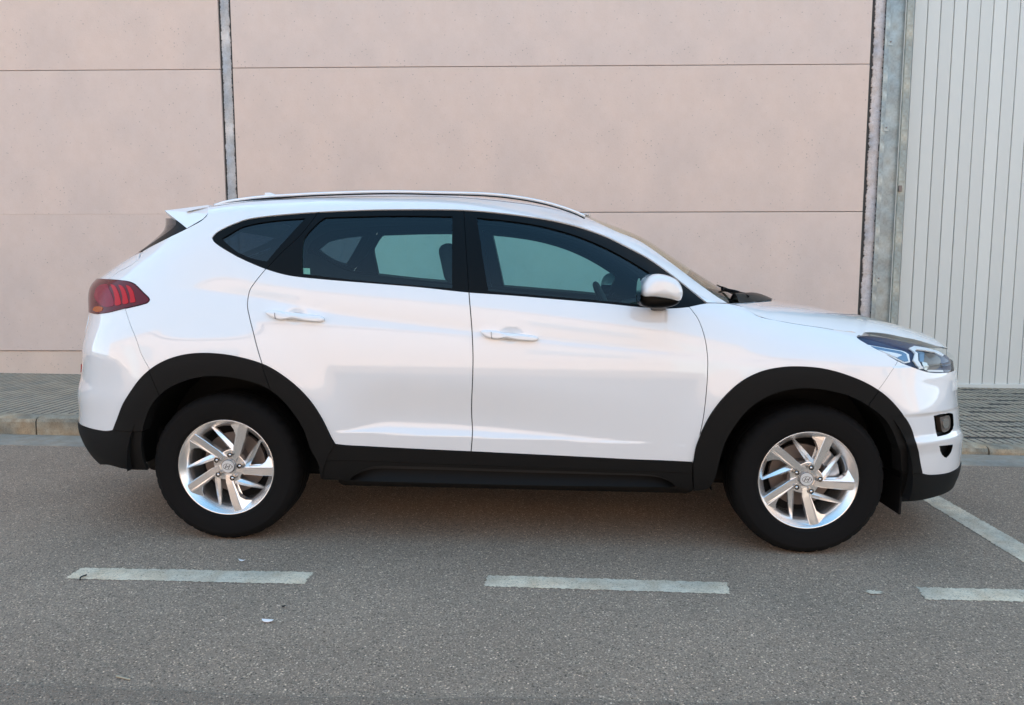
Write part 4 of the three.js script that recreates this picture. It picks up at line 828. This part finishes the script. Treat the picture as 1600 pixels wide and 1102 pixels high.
{
  const P = [], I = [], n = 40, m = 8;
  for (let i = 0; i <= n; i++) { const t = i / n * 2 - 1, q = 1 - t * t, xa = 2.32 + .14 * q, xb = 2.37 + .335 * q; for (let k = 0; k <= m; k++) { const u = k / m; P.push(lerp(xa, xb, u), 1.136 + .008 * q + .046 * Math.sin(u * Math.PI) * (.35 + .65 * Math.pow(Math.abs(t), .5)), t * .70); } if (i < n) for (let k = 0; k < m; k++) { const a = i * (m + 1) + k; I.push(a, a + 1, a + m + 1, a + 1, a + m + 2, a + m + 1); } }
  mesh('cowl', geo(P, I), M.trim, car);
  const w0 = atZ(1172, 468, .62), w1 = atZ(1138, 455, .60);
  for (const [z, dz] of [[.60, -.5], [-.02, -.55]]) mesh('wiper', mergeGeometries([ribbon([V(w0.x + .1 * (1 - z / .6), w0.y + .01, z), V((w0.x + w1.x) / 2 + .1 * (1 - z / .6), (w0.y + w1.y) / 2 + .014, z - .02), V(w1.x + .12 * (1 - z / .6), w1.y + .006, z - .06)], .022, .014, [0, 1, 0]), ribbon([V(w1.x + .12 * (1 - z / .6) - .02, w1.y + .012, z - .04), V(w1.x + .16 + .12 * (1 - z / .6), w1.y - .02, z + dz)], .012, .02, [0, 1, 0])]), M.rubber, car);
}
/* ------------------------------------------------ structure behind the panels, arches, floor */
{
  const P = [], N = [], I = [], a0 = A_REAR, a1 = A_NOSE, na = 170, y0 = .30, ny = 40, id = new Map();
  const top = (a) => a < -.2 ? 1.16 : a < 2.15 ? beltY(a) - .012 : a < 2.5 ? 1.06 : a < 3.2 ? .95 : .84;
  for (let i = 0; i < na; i++) for (let j = 0; j < ny; j++) {
    const q = [[i, j], [i + 1, j], [i + 1, j + 1], [i, j + 1]].map(([u, v]) => { const a = lerp(a0, a1, u / na), y = lerp(y0, top(a), v / ny); return [a, y, u, v]; });
    const mx = (q[0][0] + q[1][0]) / 2, my = (q[0][1] + q[2][1]) / 2; if (Math.hypot(mx, my - WR) < .46 || Math.hypot(mx - WB, my - WR) < .47) continue;
    const v = q.map(([a, y, u, w]) => { const k = u * 1000 + w; if (!id.has(k)) { const [p, n] = Sn(0, clamp(a, a0, a1), y); id.set(k, P.length / 3); P.push(p[0] - n[0] * .036, p[1] - n[1] * .036, p[2] - n[2] * .036); N.push(...n); } return id.get(k); });
    I.push(v[0], v[1], v[2], v[0], v[2], v[3]);
  }
  pair('inner_panel', geo(P, I, N), M.plastic);
  for (const wx of [0, WB]) {
    const g = new THREE.CylinderGeometry(.445, .445, .43, 48, 1, true, Math.PI * (wx ? .44 : .5), Math.PI * (wx ? 1.10 : 1.02)); g.rotateX(Math.PI / 2); g.rotateZ(0); g.translate(wx, WR + .01, .70);
    const d = new THREE.CircleGeometry(.445, 40, -.1, Math.PI + .2); d.translate(wx, WR + .01, .50); d.deleteAttribute('uv'); const gg = g.clone(); gg.deleteAttribute('uv');
    pair('wheel_well', mergeGeometries([gg, d]), M.darkGap);
  }
  mesh('underbody', mergeGeometries([box(1.75, .2, 1.36, 1.335, .305, 0, .04), box(1.72, .08, 1.62, 1.335, .40, 0, .02), box(3.9, .18, 1.0, 1.36, .30, 0, .04), box(.42, .14, 1.3, 3.2, .31, 0, .03), box(.40, .16, 1.3, -.58, .40, 0, .03)]), M.darkGap, car);
  pair('mud_flap', box(.012, .17, .2, 3.105, .27, .74, .004), M.rubber);
}
mesh('window_sticker', panel(1, curve(1, [[472.5, 417.5], [483, 418], [483.5, 427.5], [473, 427], [472.5, 417.5]], true), { off: -.0105, gap: 0, depth: .0005 }), std({ color: lin(.62, .58, .42), roughness: .8 }), rearDoor[0]);
/* ------------------------------------------------ cabin */
{
  const seat = (x, z) => {
    const s = group('front_seat', car); s.position.set(x, .40, z);
    const b = box(.12, .62, .46, 0, .40, 0, .05); b.applyMatrix4(new THREE.Matrix4().makeRotationZ(.30)); mesh('seat_back', b, M.cloth, s);
    mesh('cushion', box(.50, .16, .48, .22, .10, 0, .06), M.cloth, s);
    const h = box(.09, .20, .25, 0, 0, 0, .04); h.applyMatrix4(new THREE.Matrix4().makeRotationZ(.22)); h.translate(-.20, .905, 0); mesh('headrest', h, M.cloth, s);
  };
  seat(1.19, .37); seat(1.19, -.37);
  const r = group('rear_seat', car); const rb = box(.14, .58, 1.26, 0, .30, 0, .06); rb.applyMatrix4(new THREE.Matrix4().makeRotationZ(.38)); rb.translate(.34, .52, 0); mesh('seat_back', rb, M.cloth, r);
  for (const z of [-.42, 0, .42]) { const h = box(.09, .14, .24, .09, 1.16, z, .04); mesh('headrest', h, M.cloth, r); }
  mesh('cushion', box(.52, .16, 1.26, .62, .55, 0, .06), M.cloth, r);
  const d = new THREE.Shape([[2.02, .72], [1.95, .98], [2.0, 1.075], [2.12, 1.095], [2.26, 1.09], [2.26, .72]].map((p) => new THREE.Vector2(...p))); const dg = new THREE.ExtrudeGeometry(d, { depth: 1.40, bevelSize: .02, bevelThickness: .02, bevelSegments: 3 }); dg.translate(0, 0, -.70); mesh('dashboard', dg, M.plastic, car);
  const w = group('steering_wheel', car); const t = new THREE.TorusGeometry(.185, .017, 10, 40); mesh('rim', t, M.plastic, w); mesh('spokes', mergeGeometries([box(.35, .04, .02, 0, 0, 0, .008), box(.04, .18, .02, 0, -.09, 0, .008), box(.13, .11, .05, 0, 0, 0, .02)]), M.plastic, w); w.position.set(1.86, 1.03, -.37); w.rotation.set(0, Math.PI / 2, 0); w.rotateX(-.42);
  mesh('parcel_shelf', box(.55, .02, 1.15, -.28, 1.10, 0, .005), M.cloth, car);
  const im = box(.03, .06, .22, 1.72, 1.45, 0, .015); mesh('rear_view_mirror', im, M.plastic, car);
}
/* ------------------------------------------------ wheels */
const RR = .2215, D2R = Math.PI / 180;
const polar = (deg, r) => new THREE.Vector2(Math.cos(deg * D2R) * r * RR, Math.sin(deg * D2R) * r * RR);
const dish = (r) => -.008 - .022 * Math.pow(clamp(1 - r / RR, 0, 1), 1.3);
function dished(g, extra = 0) { const p = g.attributes.position; for (let i = 0; i < p.count; i++) { const r = Math.hypot(p.getX(i), p.getY(i)); p.setZ(i, p.getZ(i) + dish(r) + extra); } g.computeVertexNormals(); return g; }
function subdivPoly(pts, d) { const o = []; pts.forEach((p, i) => { const q = pts[(i + 1) % pts.length], n = Math.max(1, Math.ceil(p.distanceTo(q) / d)); for (let k = 0; k < n; k++) o.push(p.clone().lerp(q, k / n)); }); return o; }
function crease(g, ang) { const n = g.index ? g.toNonIndexed() : g; n.computeVertexNormals(); return n; }
const ridgeA = polar(-2, .19), ridgeB = polar(6, .972);
const spokeFace = (left) => {   // bright flat bar, and the facet falling away beside its ridge towards the foot
  const pts = (left ? [[6, .972], [12, .972], [20, .972], [28, .968], [27, .935], [20, .875], [13.5, .80], [8.5, .70], [4, .57], [1, .44], [-1, .33], [-2, .19]] : [[-34, .20], [-22, .36], [-14, .51], [-8.5, .75], [-5, .962], [0, .972], [6, .972], [-2, .19]]).map((p) => polar(...p));
  const g = new THREE.ExtrudeGeometry(new THREE.Shape(subdivPoly(pts, .012)), { depth: .030, bevelSize: left ? .0015 : .0025, bevelThickness: left ? .002 : .003, bevelOffset: left ? -.0012 : -.0022, bevelSegments: 1 }); g.translate(0, 0, -.033);
  if (left) { const p = g.attributes.position, d = ridgeB.clone().sub(ridgeA).normalize(); for (let i = 0; i < p.count; i++) { const q = -(d.y * (p.getX(i) - ridgeA.x) - d.x * (p.getY(i) - ridgeA.y)); p.setZ(i, p.getZ(i) - .45 * Math.max(0, q)); } }
  return crease(dished(g));
};
const spokeBlade = () => {
  const a = polar(4, .34), b = polar(46.5, .955), d = b.clone().sub(a), n = new THREE.Vector2(-d.y, d.x).normalize(), w0 = .0160, w1 = .0035, P = [], I = [], K = 12;
  for (let i = 0; i <= K; i++) { const t = i / K, c = a.clone().lerp(b, t), w = lerp(w0, w1, t * t), zt = dish(c.length()) - .012 - .004 * t; P.push(c.x + n.x * w, c.y + n.y * w, zt - .022, c.x + n.x * w * .9, c.y + n.y * w * .9, zt - .010, c.x + n.x * w * .15, c.y + n.y * w * .15, zt, c.x - n.x * w * .9, c.y - n.y * w * .9, zt - .010, c.x - n.x * w, c.y - n.y * w, zt - .022); if (i < K) for (let k = 0; k < 4; k++) { const q = i * 5 + k; I.push(q, q + 1, q + 5, q + 1, q + 6, q + 5); } }
  return crease(geo(P, I));
};
const lathe = (pts, seg) => { const g = new THREE.LatheGeometry(pts.map((p) => new THREE.Vector2(p[0], p[1])), seg); g.rotateX(Math.PI / 2); return g; };
function tyreGeo() {
  const prof = [[.2215, -.030], [.2225, -.006], [.227, .004], [.238, .0125], [.2405, .0115], [.262, .0175], [.285, .0205], [.3055, .019], [.3075, .0205], [.312, .0185], [.325, .0115], [.3345, .0015], [.3405, -.010], [.3440, -.024], [.3450, -.040], [.3450, -.052], [.338, -.054], [.338, -.061], [.3455, -.063], [.3455, -.098], [.338, -.10], [.338, -.107], [.3455, -.109], [.345, -.145], [.338, -.147], [.338, -.153], [.345, -.155], [.344, -.172], [.338, -.19], [.312, -.208], [.28, -.212], [.24, -.206], [.2215, -.19]];
  const seg = 216, g = lathe(prof, seg), p = g.attributes.position;
  for (let i = 0; i < p.count; i++) {
    const x = p.getX(i), y = p.getY(i), z = p.getZ(i), r = Math.hypot(x, y), col = Math.floor(i / prof.length) % 6;
    if (r > .330 && (z > -.05 || z < -.16) && col < 1) { const k = (r - .004) / r; p.setX(i, x * k); p.setY(i, y * k); }
  }
  g.computeVertexNormals(); return g;
}
const wheelG = {
  tyre: tyreGeo(),
  lip: lathe([[.2265, -.010], [.2262, .001], [.2235, .0035], [.2195, .001], [.2165, -.004], [.2105, -.011], [.1985, -.026], [.1895, -.041], [.1870, -.055], [.1865, -.10], [.1865, -.15], [.1865, -.19]], 96),
  hub: dished((() => { const g = new THREE.ExtrudeGeometry(new THREE.Shape(Array.from({ length: 40 }, (_, i) => polar(i * 9, .325 - .02 * Math.cos((i * 9 - 76.7 + 36) * 5 * D2R)))), { depth: .02, bevelSize: .003, bevelThickness: .003, bevelSegments: 2 }); g.translate(0, 0, -.034); return g; })()),
  cap: (() => { const g = new THREE.CylinderGeometry(.0285, .0305, .012, 40); g.rotateX(Math.PI / 2); g.translate(0, 0, -.022); return g; })(),
  ring: (() => { const g = new THREE.TorusGeometry(.0305, .0018, 6, 40); g.translate(0, 0, -.021); return g; })(),
  disc: (() => { const g = new THREE.CylinderGeometry(.145, .145, .02, 60); g.rotateX(Math.PI / 2); g.translate(0, 0, -.115); return g; })(),
  bell: (() => { const g = new THREE.CylinderGeometry(.075, .08, .05, 40); g.rotateX(Math.PI / 2); g.translate(0, 0, -.085); return g; })(),
  back: (() => { const g = new THREE.CircleGeometry(.187, 48); g.translate(0, 0, -.165); return g; })(),
  caliper: (() => { const g = new THREE.ExtrudeGeometry(new THREE.Shape([...Array.from({ length: 9 }, (_, i) => new THREE.Vector2(Math.cos((-6 + i * 6.5) * D2R) * .165, Math.sin((-6 + i * 6.5) * D2R) * .165)), ...Array.from({ length: 9 }, (_, i) => new THREE.Vector2(Math.cos((46 - i * 6.5) * D2R) * .11, Math.sin((46 - i * 6.5) * D2R) * .11))]), { depth: .05, bevelSize: .004, bevelThickness: .006, bevelSegments: 2 }); g.translate(0, 0, -.125); return g; })(),
  main: spokeFace(false), facet: spokeFace(true), blade: spokeBlade(),
  seatRing: (() => { const g = new THREE.CylinderGeometry(.0125, .0105, .018, 18, 1, true); g.rotateX(Math.PI / 2); return g; })(),
  nut: (() => { const g = new THREE.SphereGeometry(.0085, 14, 10); g.scale(1, 1, 1.3); return g; })(),
};
const logo = (() => { const z = -.0152, o = []; const e = new THREE.EllipseCurve(0, 0, .0205, .0135); o.push(new THREE.TubeGeometry(new THREE.CatmullRomCurve3(e.getPoints(30).map((p) => V(p.x, p.y, z)), true), 40, .0009, 5, true)); const bar = (p, r) => new THREE.TubeGeometry(new THREE.CatmullRomCurve3(p.map((q) => V(q[0], q[1], z))), 10, r, 5); o.push(bar([[-.0125, -.0095], [-.008, .001], [-.0035, .0105]], .0016), bar([[.0035, -.0105], [.008, -.001], [.0125, .0095]], .0016), bar([[-.008, -.001], [-.002, -.0025], [.002, .0025], [.008, .001]], .0015)); return mergeGeometries(o.map((g) => g.toNonIndexed())); })();
function wheel(x, side, turn, front) {
  const w = group('wheel', car); w.position.set(x, WR, side * .872); if (side < 0) w.rotation.y = Math.PI;
  mesh('tyre', wheelG.tyre, M.rubber, w); const r = group('rim', w); mesh('rim_barrel', wheelG.lip, M.silver, r); mesh('hub_plate', wheelG.hub, M.silver, r);
  mesh('brake_disc', wheelG.disc, M.iron, w); mesh('disc_bell', wheelG.bell, M.iron, w); mesh('back_plate', wheelG.back, M.darkGap, w);
  if (front) mesh('brake_caliper', wheelG.caliper, M.silverDark, w);
  r.rotation.z = turn;
  for (let k = 0; k < 5; k++) {
    const al = (66.7 + 72 * k) * D2R;
    const m = mesh('spoke', wheelG.main, M.silver, r); m.rotation.z = al; mesh('spoke_facet', wheelG.facet, M.silver, r).rotation.z = al; const b = mesh('blade_spoke', wheelG.blade, M.silver, r); b.rotation.z = al;
    const q = polar(66.7 + 72 * k + 10, .262);
    const s = mesh('nut_seat', wheelG.seatRing, M.nut, r); s.position.set(q.x, q.y, -.021); const n = mesh('lug_nut', wheelG.nut, M.chrome, r); n.position.set(q.x, q.y, -.019);
  }
  mesh('centre_cap', wheelG.cap, M.rail, r); mesh('cap_ring', wheelG.ring, M.nut, r); mesh('cap_emblem', logo, M.nut, r);
}
wheel(0, 1, 0, false); wheel(WB, 1, -1.5 * D2R, true); wheel(0, -1, .5, false); wheel(WB, -1, 1.1, true);
renderer.render(scene, camera);
